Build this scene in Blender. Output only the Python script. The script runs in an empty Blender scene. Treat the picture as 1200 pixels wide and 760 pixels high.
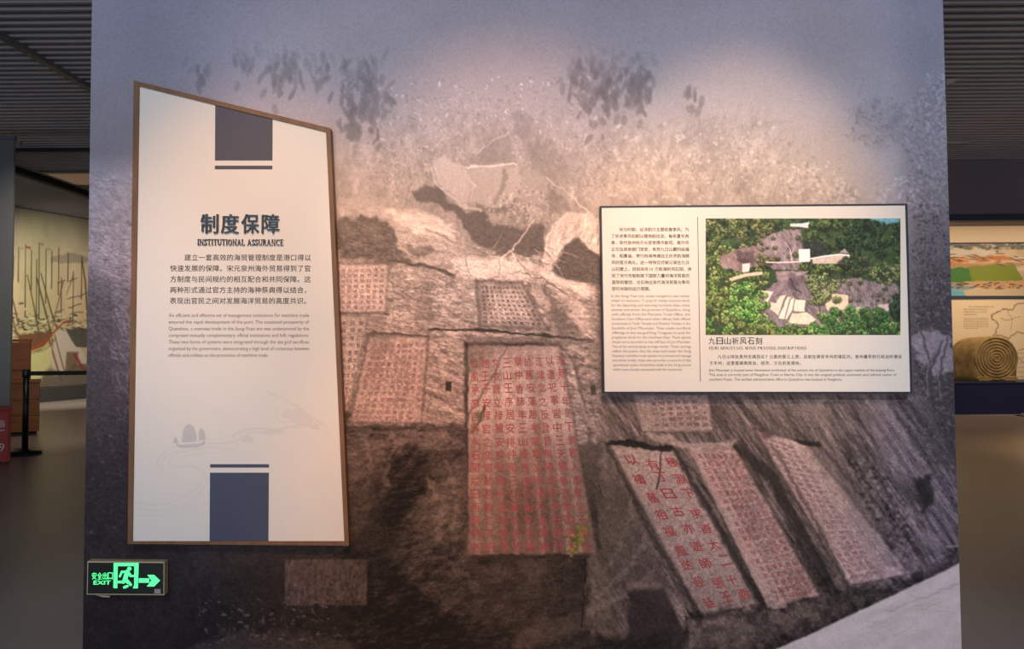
import bpy, bmesh, math, random
import numpy as np
from mathutils import Vector, Matrix

SC = bpy.context.scene
COL = SC.collection
random.seed(7)

# ------------------------------------------------------------------ camera
FPX = 900.0                      # focal length in pixels of the 1200 x 760 frame
CAM = Vector((0.0, -3.1, 1.3))
PITCH = math.atan(34.8 / FPX)
ROLL = math.radians(0.40)
PP = (600.0, 361.2)              # principal point
camd = bpy.data.cameras.new('camera')
cam = bpy.data.objects.new('camera', camd)
COL.objects.link(cam)
camd.sensor_width = 36.0
camd.lens = FPX / 1200.0 * 36.0
camd.shift_y = -(380.0 - PP[1]) / 1200.0
camd.clip_start = 0.05
camd.clip_end = 100
RM = Matrix.Rotation(math.pi / 2 + PITCH, 3, 'X') @ Matrix.Rotation(-ROLL, 3, 'Z')
cam.matrix_world = Matrix.Translation(CAM) @ RM.to_4x4()
SC.camera = cam
RMN = np.array(RM)

# ------------------------------------------------------------------ world, lights, exposure
w = bpy.data.worlds.new('hall_ambience')
SC.world = w
w.use_nodes = True
bg = w.node_tree.nodes['Background']
bg.inputs[0].default_value = (0.80, 0.88, 1.0, 1)
bg.inputs[1].default_value = 0.19
SC.view_settings.view_transform = 'Standard'
SC.view_settings.look = 'None'
SC.view_settings.exposure = 0.0
SC.view_settings.gamma = 1.0
SC.view_settings.use_curve_mapping = False


def aim(o, target):
    d = Vector(target) - o.location
    o.rotation_euler = d.to_track_quat('-Z', 'Y').to_euler()


def area(name, loc, target, sx, sy, power, color):
    l = bpy.data.lights.new(name, 'AREA')
    l.shape = 'RECTANGLE'
    l.size = sx
    l.size_y = sy
    l.energy = power
    l.color = color
    o = bpy.data.objects.new(name, l)
    COL.objects.link(o)
    o.location = loc
    aim(o, target)
    return o


def spot(name, loc, target, power, color, deg, blend=1.0, rad=0.03):
    l = bpy.data.lights.new(name, 'SPOT')
    l.energy = power
    l.color = color
    l.spot_size = math.radians(deg)
    l.spot_blend = blend
    l.shadow_soft_size = rad
    o = bpy.data.objects.new(name, l)
    COL.objects.link(o)
    o.location = loc
    aim(o, target)
    return o


def px_ray(px, py):
    """direction of the view ray through a photo pixel (arrays allowed)"""
    px = np.asarray(px, float)
    py = np.asarray(py, float)
    v = np.stack([(px - PP[0]) / FPX, -(py - PP[1]) / FPX, -np.ones_like(px)], -1)
    return v @ RMN.T


def on_plane(px, py, point, normal):
    d = px_ray(px, py)
    n = np.array(normal, float)
    t = ((np.array(point, float) - np.array(CAM)) @ n) / (d @ n)
    return np.array(CAM) + d * t[..., None]


def on_wall(px, py, y=0.0):
    return on_plane(px, py, (0, y, 0), (0, 1, 0))


def W(px, py, y=0.0):
    return Vector(on_wall(px, py, y))


# added cool fill from behind the viewer, warm ceiling spots on the wall
area('viewer_side_fill', (-0.4, -9.0, 1.9), (0, 3, 2.6), 9.0, 3.0, 265, (0.88, 0.91, 1.0))
COOL = (0.90, 0.93, 1.0)  # cool spots added to shape the fill, lower middle left dimmer
for nm, sx_, tx_, ty_, pw_, dg_ in (('cool_left_top', -1.9, 150, 130, 95, 40), ('cool_left_low', -1.9, 110, 520, 170, 28), ('cool_top', -0.1, 600, 20, 120, 40),
                                    ('cool_right_top', 2.0, 1090, 130, 120, 40), ('cool_right_mid', 1.8, 1010, 430, 95, 32), ('cool_right_low', 1.9, 1040, 660, 170, 26), ('cool_middle', 0.3, 600, 330, 60, 26)):
    spot(nm, (sx_, -3.6, 3.9), W(tx_, ty_), pw_, COOL, dg_)
WARM = (1.0, 0.66, 0.38)
spot('spot_title_panel', (-0.95, -2.5, 3.6), W(310, 320), 250, (1.0, 0.50, 0.18), 30)
spot('spot_wall_middle', (0.0, -2.3, 3.6), W(600, 270), 230, (1.0, 0.54, 0.28), 34)
spot('spot_photo_panel', (0.95, -2.0, 3.6), W(865, 275), 270, WARM, 32)
spot('spot_rock_face', (-0.3, -2.6, 3.6), W(490, 650), 330, (1.0, 0.40, 0.06), 23)
spot('spot_carved_slabs', (0.6, -2.3, 3.6), W(760, 450), 90, (1.0, 0.68, 0.45), 36)
spot('spot_floor_right', (7.2, 4.0, 4.0), (7.3, 4.9, 0), 640, (1.0, 0.60, 0.25), 62)
area('display_wash', (8.8, 9.34, 3.12), (8.8, 10.15, 1.3), 7.0, 0.12, 62, (1.0, 0.70, 0.42))
spot('stone_fill', (7.9, 6.9, 3.9), (8.0, 10.2, 1.0), 330, (1.0, 0.74, 0.45), 42)  # added to brighten the stone and the map board
spot('harbour_wash', (-6.9, 9.6, 3.8), (-9.9, 13.6, 1.3), 1700, (1.0, 0.88, 0.66), 66)
spot('left_hall_fill', (-4.5, 4.4, 3.9), (-6.7, 8.4, 0.5), 260, (1.0, 0.82, 0.62), 62)  # unseen source added to brighten the counters


# ------------------------------------------------------------------ helpers
def lin(c):
    return tuple(((v / 255.0) / 12.92 if v / 255.0 <= 0.04045 else ((v / 255.0 + 0.055) / 1.055) ** 2.4) for v in c)


def mat(name, c, rough=0.6, metal=0.0, noise=0.0, scale=(8, 8, 8), bump=0.0, emit=None, estr=0.0, spec=0.5, c2=None):
    m = bpy.data.materials.new(name)
    m.use_nodes = True
    nt = m.node_tree
    b = nt.nodes['Principled BSDF']
    b.inputs['Roughness'].default_value = rough
    b.inputs['Metallic'].default_value = metal
    b.inputs['Specular IOR Level'].default_value = spec
    b.inputs['Base Color'].default_value = (*c, 1)
    if noise or bump or c2:
        tc = nt.nodes.new('ShaderNodeTexCoord')
        mp = nt.nodes.new('ShaderNodeMapping')
        mp.inputs['Scale'].default_value = scale
        nz = nt.nodes.new('ShaderNodeTexNoise')
        nz.inputs['Scale'].default_value = 1.0
        nz.inputs['Detail'].default_value = 6
        nt.links.new(tc.outputs['Object'], mp.inputs[0])
        nt.links.new(mp.outputs[0], nz.inputs['Vector'])
        r = nt.nodes.new('ShaderNodeValToRGB')
        r.color_ramp.elements[0].position = 0.3
        r.color_ramp.elements[1].position = 0.7
        lo = tuple(v * (1 - noise) for v in c)
        hi = c2 if c2 else tuple(min(1, v * (1 + noise)) for v in c)
        r.color_ramp.elements[0].color = (*lo, 1)
        r.color_ramp.elements[1].color = (*hi, 1)
        nt.links.new(nz.outputs[0], r.inputs[0])
        nt.links.new(r.outputs[0], b.inputs['Base Color'])
        if bump:
            bp = nt.nodes.new('ShaderNodeBump')
            bp.inputs['Strength'].default_value = bump
            bp.inputs['Distance'].default_value = 0.01
            nt.links.new(nz.outputs[0], bp.inputs['Height'])
            nt.links.new(bp.outputs[0], b.inputs['Normal'])
    if emit:
        b.inputs['Emission Color'].default_value = (*emit, 1)
        b.inputs['Emission Strength'].default_value = estr
    return m


def print_mat(name, rough=0.75, grain=0.12, gscale=420.0, spec=0.25):
    """printed sheet: colours from the mesh, a fine procedural print grain over it"""
    m = bpy.data.materials.new(name)
    m.use_nodes = True
    nt = m.node_tree
    b = nt.nodes['Principled BSDF']
    b.inputs['Roughness'].default_value = rough
    b.inputs['Specular IOR Level'].default_value = spec
    a = nt.nodes.new('ShaderNodeAttribute')
    a.attribute_name = 'ink'
    tc = nt.nodes.new('ShaderNodeTexCoord')
    nz = nt.nodes.new('ShaderNodeTexNoise')
    nz.inputs['Scale'].default_value = gscale
    nz.inputs['Detail'].default_value = 2
    nt.links.new(tc.outputs['Object'], nz.inputs['Vector'])
    mr = nt.nodes.new('ShaderNodeMapRange')
    mr.inputs['From Min'].default_value = 0.3
    mr.inputs['From Max'].default_value = 0.7
    mr.inputs['To Min'].default_value = 1 - grain
    mr.inputs['To Max'].default_value = 1 + grain
    nt.links.new(nz.outputs[0], mr.inputs[0])
    vm = nt.nodes.new('ShaderNodeVectorMath')
    vm.operation = 'SCALE'
    nt.links.new(a.outputs['Color'], vm.inputs[0])
    nt.links.new(mr.outputs[0], vm.inputs['Scale'])
    nt.links.new(vm.outputs[0], b.inputs['Base Color'])
    return m


def link(name, me, m=None, parent=None):
    o = bpy.data.objects.new(name, me)
    COL.objects.link(o)
    if m is not None and me is not None:
        me.materials.append(m)
    if parent is not None:
        o.parent = parent
        o.matrix_parent_inverse = Matrix.Identity(4)
        o.location = -Vector(parent['_at']) if '_at' in parent else (0, 0, 0)
    return o


def thing(name, label, cat, loc, group=None):
    o = bpy.data.objects.new(name, None)
    COL.objects.link(o)
    o.location = loc
    o.empty_display_size = 0.05
    o['_at'] = list(loc)
    o['label'] = label
    o['category'] = cat
    if group:
        o['group'] = group
    return o


def struct(o):
    o['kind'] = 'structure'
    return o


def mesh_of(verts, faces, smooth=False):
    me = bpy.data.meshes.new('m')
    me.from_pydata([tuple(v) for v in verts], [], faces)
    me.update()
    if smooth:
        for p in me.polygons:
            p.use_smooth = True
    return me


def bm_mesh(bm, smooth=False):
    me = bpy.data.meshes.new('m')
    bmesh.ops.recalc_face_normals(bm, faces=bm.faces)
    bm.to_mesh(me)
    bm.free()
    if smooth:
        for p in me.polygons:
            p.use_smooth = True
    return me


def box_bm(x0, x1, y0, y1, z0, z1, bevel=0.0, bm=None):
    own = bm is None
    bm = bm or bmesh.new()
    r = bmesh.ops.create_cube(bm, size=1.0)
    for v in r['verts']:
        v.co = Vector(((x0 + x1) / 2 + v.co.x * (x1 - x0), (y0 + y1) / 2 + v.co.y * (y1 - y0), (z0 + z1) / 2 + v.co.z * (z1 - z0)))
    if bevel:
        es = list({e for v in r['verts'] for e in v.link_edges})
        bmesh.ops.bevel(bm, geom=es, offset=bevel, segments=2, affect='EDGES', profile=0.5)
    return bm


def box(x0, x1, y0, y1, z0, z1, bevel=0.0):
    return bm_mesh(box_bm(x0, x1, y0, y1, z0, z1, bevel))


def prism(pts, yb, bevel=0.0):
    """pts: 3-D points of a front outline on a plane y = const, extruded back to y = yb"""
    bm = bmesh.new()
    f = [bm.verts.new(p) for p in pts]
    b = [bm.verts.new((p[0], yb, p[2])) for p in pts]
    n = len(pts)
    ff = bm.faces.new(f)
    bm.faces.new(b[::-1])
    for i in range(n):
        bm.faces.new((f[i], b[i], b[(i + 1) % n], f[(i + 1) % n]))
    if bevel:
        bmesh.ops.bevel(bm, geom=list(ff.edges), offset=bevel, segments=2, affect='EDGES', profile=0.5)
    return bm_mesh(bm)


def lathe(profile, seg=32, center=(0, 0, 0)):
    vs, fs = [], []
    for r, z in profile:
        for k in range(seg):
            a = 2 * math.pi * k / seg
            vs.append((center[0] + r * math.cos(a), center[1] + r * math.sin(a), center[2] + z))
    for i in range(len(profile) - 1):
        for k in range(seg):
            a, b = i * seg + k, i * seg + (k + 1) % seg
            fs.append((a, b, b + seg, a + seg))
    fs.append(tuple(range(seg))[::-1])
    fs.append(tuple(range((len(profile) - 1) * seg, len(profile) * seg)))
    return mesh_of(vs, fs, True)


# ------------------------------------------------------------------ lettering
_gc = {}


def glyph(s, offset=0.0, extrude=0.0):
    """vertices (0..1 in x over the advance box, em units in y) and faces of a string"""
    key = (s, offset, extrude)
    if key in _gc:
        return _gc[key]
    cu = bpy.data.curves.new('t', 'FONT')
    cu.body = s
    cu.size = 1.0
    cu.resolution_u = 2
    cu.offset = offset
    cu.extrude = extrude
    ob = bpy.data.objects.new('t', cu)
    COL.objects.link(ob)
    dg = bpy.context.evaluated_depsgraph_get()
    me = bpy.data.meshes.new_from_object(ob.evaluated_get(dg))
    v = np.zeros(len(me.vertices) * 3)
    me.vertices.foreach_get('co', v)
    v = v.reshape(-1, 3)
    f = [tuple(p.vertices) for p in me.polygons]
    bpy.data.objects.remove(ob)
    bpy.data.curves.remove(cu)
    bpy.data.meshes.remove(me)
    _gc[key] = (v, f)
    return _gc[key]


def embolden(v, f, o):
    n = len(v)
    w_ = np.concatenate([v + np.array([-o, -o * .5, 0]), v + np.array([o, o * .5, -0.0002])])
    return w_, f + [tuple(i + n for i in q) for q in f]


class Lettering:
    """collects glyph outlines given in photo pixels and lays them on a plane"""

    def __init__(self, y=0.0, plane=None):
        self.v, self.f, self.n = [], [], 0
        self.plane = plane or ((0, y, 0), (0, 1, 0))

    def add(self, P, faces, depth=None):
        X = on_plane(P[:, 0], P[:, 1], *self.plane)
        if depth is not None:
            n = np.array(self.plane[1], float)
            X = X - np.outer(depth, n / np.linalg.norm(n))
        self.v.append(X)
        self.f += [tuple(i + self.n for i in f) for f in faces]
        self.n += len(P)

    def quad(self, s, q, offset=0.0, extrude=0.0, fit=True, pad=0.0):
        """string s stretched over quad q = TL, TR, BR, BL (px)"""
        bold, offset = offset, 0.0
        v, f = glyph(s, offset, extrude)
        if len(v) == 0:
            return
        if bold:
            v, f = embolden(v, f, bold)
        x0, x1 = v[:, 0].min(), v[:, 0].max()
        y0, y1 = v[:, 1].min(), v[:, 1].max()
        if not fit:
            y0, y1 = -0.12, 0.84
            x0, x1 = 0.0, 1.0
        u = (v[:, 0] - x0) / max(x1 - x0, 1e-4)
        t = 1 - (v[:, 1] - y0) / max(y1 - y0, 1e-4)
        u = pad + u * (1 - 2 * pad)
        t = pad + t * (1 - 2 * pad)
        TL, TR, BR, BL = [np.array(p, float) for p in q]
        P = (np.outer((1 - u) * (1 - t), TL) + np.outer(u * (1 - t), TR) + np.outer(u * t, BR) + np.outer((1 - u) * t, BL))
        self.add(P, f, v[:, 2])

    def line(self, s, x0, x1, base, size, slope=0.0, offset=0.0, width=None, extrude=0.0, cell=None):
        """one text line; size = px per em; stretched in x to end at x1 (or natural width * width)"""
        v, f = glyph(s, 0.0, extrude)
        if len(v) == 0:
            return
        a, b = v[:, 0].min(), v[:, 0].max()
        k = (x1 - x0) / (b - a) if width is None else size * width
        px = x0 + (v[:, 0] - a) * k
        py = base - v[:, 1] * size + (px - x0) * slope
        self.add(np.stack([px, py], 1), f, (v[:, 2] if extrude else None))

    def cjk(self, s, x0, pitch, base, size, slope=0.0, offset=0.0, extrude=0.0):
        i = -1.0
        half = False
        for ch in s:
            i += 0.5 if (ch.isdigit() and half) else 1.0
            half = ch.isdigit()
            if ch in ' \u3000':
                continue
            v, f = glyph(ch, 0.0, extrude)
            if len(v) == 0:
                continue
            if offset:
                v, f = embolden(v, f, offset)
            if ch.isdigit():
                v = v + np.array([0.1, 0, 0])
            px = x0 + i * pitch + v[:, 0] * size
            py = base - v[:, 1] * size + (px - x0) * slope
            self.add(np.stack([px, py], 1), f, v[:, 2])

    def build(self, name, m, parent):
        V = np.concatenate(self.v)
        me = bpy.data.meshes.new(name)
        me.from_pydata(V.tolist(), [], self.f)
        me.update()
        return link(name, me, m, parent)


# narrow roman capitals drawn with thick stems, hairlines and slab serifs (unit box 1 high)
def serif_shapes(ch):
    T, H = 0.16, 0.06
    R = []

    def rect(x0, y0, x1, y1):
        R.append([(x0, y0), (x1, y0), (x1, y1), (x0, y1)])

    def bar(x0, y0, x1, y1, w):
        R.append([(x0 - w / 2, y0), (x0 + w / 2, y0), (x1 + w / 2, y1), (x1 - w / 2, y1)])

    def serif(xc, y, w=0.30):
        rect(xc - w / 2, y if y < 0.5 else y - H, xc + w / 2, y + H if y < 0.5 else y)

    def stem(xc, y0=0, y1=1, s=True, w=T):
        rect(xc - w / 2, y0, xc + w / 2, y1)
        if s:
            if y0 == 0:
                serif(xc, 0)
            if y1 == 1:
                serif(xc, 1)

    def arc(cx, cy, rx, ry, a0, a1, wv=T, wh=H, n=12):
        for i in range(n):
            q = []
            for t in (i, i + 1):
                a = math.radians(a0 + (a1 - a0) * t / n)
                wd = wv * abs(math.cos(a)) + wh * abs(math.sin(a))
                q.append(((cx + rx * math.cos(a), cy + ry * math.sin(a)), (cx + (rx - wd) * math.cos(a), cy + (ry - wd) * math.sin(a))))
            R.append([q[0][0], q[1][0], q[1][1], q[0][1]])
    W_ = 0.8
    if ch == 'I':
        stem(0.2); W_ = 0.4
    elif ch == 'N':
        stem(0.15, w=H); bar(0.15, 1, 0.72, 0, T); stem(0.72, w=H); W_ = 0.9
    elif ch == 'S':
        arc(0.3, 0.74, 0.26, 0.26, 20, 270); arc(0.3, 0.26, 0.28, 0.26, 90, -160); rect(0.5, 0.7, 0.54, 1); rect(0.03, 0, 0.07, 0.3); W_ = 0.62
    elif ch == 'T':
        stem(0.37); rect(0.02, 1 - H, 0.72, 1); rect(0.02, 0.78, 0.06, 1); rect(0.68, 0.78, 0.72, 1); W_ = 0.76
    elif ch == 'U':
        stem(0.15, 0.3, 1); stem(0.7, 0.3, 1, w=H); arc(0.4, 0.3, 0.33, 0.3, 180, 360); W_ = 0.85
    elif ch in 'OQ':
        arc(0.42, 0.5, 0.4, 0.5, 0, 360, n=20); W_ = 0.86
    elif ch in 'CG':
        arc(0.42, 0.5, 0.4, 0.5, 45, 315, n=18); rect(0.68, 0.68, 0.72, 1)
        if ch == 'G':
            stem(0.66, 0.05, 0.42, False); rect(0.52, 0.38, 0.82, 0.44)
        W_ = 0.82
    elif ch == 'A':
        bar(0.4, 1, 0.68, 0, T); bar(0.4, 1, 0.12, 0, H); rect(0.2, 0.3, 0.6, 0.3 + H); serif(0.12, 0, 0.24); serif(0.7, 0, 0.3); W_ = 0.86
    elif ch == 'L':
        stem(0.17); rect(0.1, 0, 0.64, H); rect(0.6, 0, 0.64, 0.25); W_ = 0.7
    elif ch in 'PR':
        stem(0.17); arc(0.34, 0.74, 0.28, 0.26, -90, 90); rect(0.17, 0.94, 0.36, 1); rect(0.17, 0.48, 0.36, 0.54)
        if ch == 'R':
            bar(0.4, 0.5, 0.68, 0, T); serif(0.72, 0, 0.18)
        W_ = 0.8 if ch == 'R' else 0.68
    elif ch == 'E':
        stem(0.17); rect(0.1, 0, 0.62, H); rect(0.1, 1 - H, 0.6, 1); rect(0.17, 0.48, 0.46, 0.54); rect(0.58, 0, 0.62, 0.25); rect(0.56, 0.78, 0.6, 1); rect(0.42, 0.38, 0.46, 0.64); W_ = 0.7
    elif ch == 'D':
        stem(0.17); arc(0.34, 0.5, 0.42, 0.5, -90, 90); rect(0.17, 0, 0.36, H); rect(0.17, 1 - H, 0.36, 1); W_ = 0.84
    elif ch == 'J':
        stem(0.3, 0.2, 1); arc(0.19, 0.2, 0.19, 0.22, 0, -150); W_ = 0.46
    elif ch == 'M':
        stem(0.14, w=H); stem(0.86); bar(0.16, 1, 0.5, 0, T); bar(0.82, 1, 0.5, 0, H); W_ = 1.05
    elif ch == 'W':
        bar(0.14, 1, 0.36, 0, T); bar(0.58, 1, 0.36, 0, H); bar(0.54, 1, 0.78, 0, T); bar(1.0, 1, 0.78, 0, H); serif(0.12, 1, 0.26); serif(0.54, 1, 0.26); serif(1.0, 1, 0.2); W_ = 1.12
    elif ch == 'Y':
        stem(0.42, 0, 0.5, w=T); serif(0.42, 0); bar(0.15, 1, 0.42, 0.45, T); bar(0.7, 1, 0.42, 0.45, H); serif(0.15, 1, 0.28); serif(0.72, 1, 0.2); W_ = 0.84
    else:
        W_ = 0.4
    return R, W_


def serif_line(L, s, x0, x1, base, size, slope=0.0, depth=0.0):
    sp = 0.05
    total = sum(serif_shapes(c)[1] + sp for c in s) - sp
    k = (x1 - x0) / total
    cx = 0.0
    for c in s:
        R, w_ = serif_shapes(c)
        for q in R:
            P = np.array([[x0 + (cx + a) * k, base - b * size + (cx + a) * k * slope] for a, b in q])
            if depth:
                n = len(P)
                P2 = np.concatenate([P, P])
                dd = np.array([depth] * n + [0.0] * n)
                fs = [tuple(range(n))] + [(i, i + n, (i + 1) % n + n, (i + 1) % n) for i in range(n)]
                L.add(P2, fs, dd)
            else:
                L.add(P, [tuple(range(len(P)))])
        cx += w_ + sp


# ------------------------------------------------------------------ print painter
def vnoise(X, Y, seed):
    rs = np.random.RandomState(seed)
    T = rs.rand(256, 256)
    xi = np.floor(X).astype(int)
    yi = np.floor(Y).astype(int)
    fx = X - xi
    fy = Y - yi
    fx = fx * fx * (3 - 2 * fx)
    fy = fy * fy * (3 - 2 * fy)
    a = T[yi % 256, xi % 256]
    b = T[yi % 256, (xi + 1) % 256]
    c = T[(yi + 1) % 256, xi % 256]
    d = T[(yi + 1) % 256, (xi + 1) % 256]
    return (a * (1 - fx) + b * fx) * (1 - fy) + (c * (1 - fx) + d * fx) * fy


def sstep(a, b, x):
    t = np.clip((x - a) / (b - a), 0, 1)
    return t * t * (3 - 2 * t)


class Canvas:
    """a print, painted as ink colours on a fine vertex grid; coordinates in photo pixels"""

    def __init__(self, x0, y0, x1, y1, step, ch=3):
        self.xs = np.arange(x0, x1 + step * 0.5, step)
        self.ys = np.arange(y0, y1 + step * 0.5, step)
        self.X, self.Y = np.meshgrid(self.xs, self.ys)
        self.step = step
        self.C = np.zeros(self.X.shape + (ch,))
        self.rs = np.random.RandomState(11)

    def fbm(self, sx, sy=None, ang=0.0, octv=4, seed=0, gain=0.5, ridge=False):
        sy = sy or sx
        a = math.radians(ang)
        u = (self.X * math.cos(a) + self.Y * math.sin(a)) / sx
        v = (-self.X * math.sin(a) + self.Y * math.cos(a)) / sy
        out = 0
        amp = 1.0
        tot = 0
        for o in range(octv):
            n = vnoise(u * 2 ** o + 17.3 * o, v * 2 ** o + 5.1 * o, seed + o)
            if ridge:
                n = 1 - abs(2 * n - 1)
            out = out + n * amp
            tot += amp
            amp *= gain
        return out / tot

    def win(self, x0, y0, x1, y1):
        i0 = max(0, int((x0 - self.xs[0]) / self.step))
        i1 = min(len(self.xs), int((x1 - self.xs[0]) / self.step) + 2)
        j0 = max(0, int((y0 - self.ys[0]) / self.step))
        j1 = min(len(self.ys), int((y1 - self.ys[0]) / self.step) + 2)
        return slice(j0, max(j0, j1)), slice(i0, max(i0, i1))

    def mask(self, pts, soft=2.0, wob=0.0, seed=5):
        """soft polygon mask over the whole canvas"""
        pts = np.array(pts, float)
        m = np.zeros(self.X.shape)
        sl = self.win(pts[:, 0].min() - soft * 2 - wob * 2, pts[:, 1].min() - soft * 2 - wob * 2, pts[:, 0].max() + soft * 2 + wob * 2, pts[:, 1].max() + soft * 2 + wob * 2)
        X, Y = self.X[sl], self.Y[sl]
        if X.size == 0:
            return m
        if wob:
            dx = (vnoise(X / 9, Y / 9, seed) + 0.5 * vnoise(X / 3.5, Y / 3.5, seed + 1) - 0.75) * wob * 2
            dy = (vnoise(X / 9, Y / 9, seed + 2) + 0.5 * vnoise(X / 3.5, Y / 3.5, seed + 3) - 0.75) * wob * 2
            X, Y = X + dx, Y + dy
        d = np.full(X.shape, 1e9)
        ins = np.zeros(X.shape, bool)
        n = len(pts)
        for i in range(n):
            ax, ay = pts[i]
            bx, by = pts[(i + 1) % n]
            ex, ey = bx - ax, by - ay
            t = np.clip(((X - ax) * ex + (Y - ay) * ey) / (ex * ex + ey * ey + 1e-9), 0, 1)
            d = np.minimum(d, np.hypot(X - ax - t * ex, Y - ay - t * ey))
            if by != ay:
                ins ^= ((ay > Y) != (by > Y)) & (X < ex * (Y - ay) / (by - ay) + ax)
        s = np.where(ins, d, -d)
        m[sl] = sstep(-soft, soft, s)
        return m

    def put(self, m, val, a=1.0):
        k = (m * a)[..., None]
        self.C = self.C * (1 - k) + np.array(val, float) * k if not isinstance(val, np.ndarray) else self.C * (1 - k) + val * k

    def poly(self, pts, val, a=1.0, soft=2.0, wob=0.0, seed=5):
        self.put(self.mask(pts, soft, wob, seed), val, a)

    def dab(self, cx, cy, rx, ry, ang, val, a=1.0, soft=0.35):
        r = max(rx, ry) + 1
        sl = self.win(cx - r, cy - r, cx + r, cy + r)
        X, Y = self.X[sl] - cx, self.Y[sl] - cy
        if X.size == 0:
            return
        c, s = math.cos(math.radians(ang)), math.sin(math.radians(ang))
        u = (X * c + Y * s) / rx
        v = (-X * s + Y * c) / ry
        m = (1 - sstep(1 - soft, 1 + soft, np.sqrt(u * u + v * v))) * a
        self.C[sl] = self.C[sl] * (1 - m[..., None]) + np.array(val, float) * m[..., None]

    def stroke(self, pts, w0, w1, val, a=1.0, soft=0.8, wob=0.0, seed=3):
        pts = np.array(pts, float)
        W_ = max(w0, w1) + 2 + wob * 2
        sl = self.win(pts[:, 0].min() - W_, pts[:, 1].min() - W_, pts[:, 0].max() + W_, pts[:, 1].max() + W_)
        X, Y = self.X[sl], self.Y[sl]
        if X.size == 0:
            return
        if wob:
            X = X + (vnoise(X / 6, Y / 6, seed) - 0.5) * wob * 2
            Y = Y + (vnoise(X / 6, Y / 6, seed + 1) - 0.5) * wob * 2
        best = np.full(X.shape, 1e9)
        n = len(pts) - 1
        for i in range(n):
            ax, ay = pts[i]
            ex, ey = pts[i + 1] - pts[i]
            t = np.clip(((X - ax) * ex + (Y - ay) * ey) / (ex * ex + ey * ey + 1e-9), 0, 1)
            w_ = w0 + (w1 - w0) * (i + t) / n
            best = np.minimum(best, np.hypot(X - ax - t * ex, Y - ay - t * ey) - w_ / 2)
        m = (1 - sstep(-soft, soft, best)) * a
        self.C[sl] = self.C[sl] * (1 - m[..., None]) + np.array(val, float) * m[..., None]

    def build(self, name, m, parent, plane, rgb, back=0.0):
        """rgb: array of display-referred 0..255 values -> linear ink reflectance"""
        P = on_plane(self.X, self.Y, *plane).reshape(-1, 3)
        h, w_ = self.X.shape
        idx = np.arange(h * w_).reshape(h, w_)
        q = np.stack([idx[:-1, :-1], idx[1:, :-1], idx[1:, 1:], idx[:-1, 1:]], -1).reshape(-1, 4)
        me = bpy.data.meshes.new(name)
        me.vertices.add(len(P))
        me.vertices.foreach_set('co', P.ravel())
        me.loops.add(q.size)
        me.loops.foreach_set('vertex_index', q.ravel().astype(np.int32))
        me.polygons.add(len(q))
        me.polygons.foreach_set('loop_start', np.arange(0, q.size, 4, dtype=np.int32))
        me.update(calc_edges=True)
        c = np.clip(rgb, 0, 255) / 255.0
        c = np.where(c <= 0.04045, c / 12.92, ((c + 0.055) / 1.055) ** 2.4)
        at = me.color_attributes.new('ink', 'FLOAT_COLOR', 'POINT')
        buf = np.ones((len(P), 4), np.float32)
        buf[:, :3] = c.reshape(-1, 3)
        at.data.foreach_set('color', buf.ravel())
        return link(name, me, m, parent)


# ================================================================== THE SETTING
H = 4.1
M_floor = mat('polished_floor', lin((154, 144, 143)), 0.32, noise=0.10, scale=(0.7, 0.7, 1), spec=0.45)
M_ceil = mat('ceiling_void', lin((84, 84, 92)), 0.9, noise=0.15, scale=(1, 1, 1))
M_slat = mat('ceiling_slat_paint', lin((188, 184, 188)), 0.6, noise=0.12, scale=(0.6, 8, 1))
M_rail = mat('track_rail_grey', lin((120, 122, 124)), 0.5, 0.3)
M_beam = mat('dark_beam_paint', lin((46, 44, 46)), 0.8)
M_wall = mat('wall_paint', lin((120, 118, 128)), 0.8, noise=0.05, scale=(2, 2, 2))
M_bulk = mat('bulkhead_paint', lin((128, 118, 128)), 0.8, noise=0.06, scale=(1, 1, 1))
M_dark = mat('dark_trim', lin((52, 58, 84)), 0.6)

struct(link('floor', box(-14, 14, -10, 22, -0.1, 0.0), M_floor))
ceil = struct(link('ceiling', box(-14, 14, -2.2, 22, H + 0.16, H + 0.26), M_ceil))
sl_long = box(-14, 13.9, -0.02, 0.02, 0, 0.07)
sl_short = box(-14, 4.0, -0.02, 0.02, 0, 0.07)
sl_long.materials.append(M_slat)
sl_short.materials.append(M_slat)
k = 0
yy = 2.75
while yy < 15.6:
    long_ = yy < 9.05
    o = bpy.data.objects.new('slat', sl_long if long_ else sl_short)
    COL.objects.link(o)
    o.parent = ceil
    o.location = (0, yy, H)
    yy += 0.14
# rails and beams hanging under the slats
link('track_rail', box(-4.66, -4.59, 2.6, 13.5, H - 0.045, H - 0.002), M_rail, ceil)
link('cross_beam', box(-13.0, -3.6, 7.92, 7.99, H - 0.05, H - 0.002), M_beam, ceil)
link('cross_beam', box(-13.0, -3.6, 6.94, 6.98, H - 0.03, H - 0.002), M_rail, ceil)
link('long_beam', box(-8.02, -7.90, 8.0, 15.0, H - 0.10, H - 0.002), M_beam, ceil)

# main freestanding wall
x_l = on_wall(102.0, 400.0)[0]
x_r = on_wall(1116.5, 400.0)[0]
struct(link('wall_center', box(x_l, x_r, 0.0, 0.28, 0.0, 3.4), M_wall))
struct(link('baseboard_center', box(x_l, x_r, -0.012, 0.0, 0.0, 0.012), M_dark))

# left far wall that carries the harbour painting
LW0 = Vector((-11.6, 8.8, 0))
LW1 = Vector((-8.3, 18.7, 0))
dirv = (LW1 - LW0).normalized()
nrm = Vector((dirv.y, -dirv.x, 0))      # towards the hall


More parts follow.
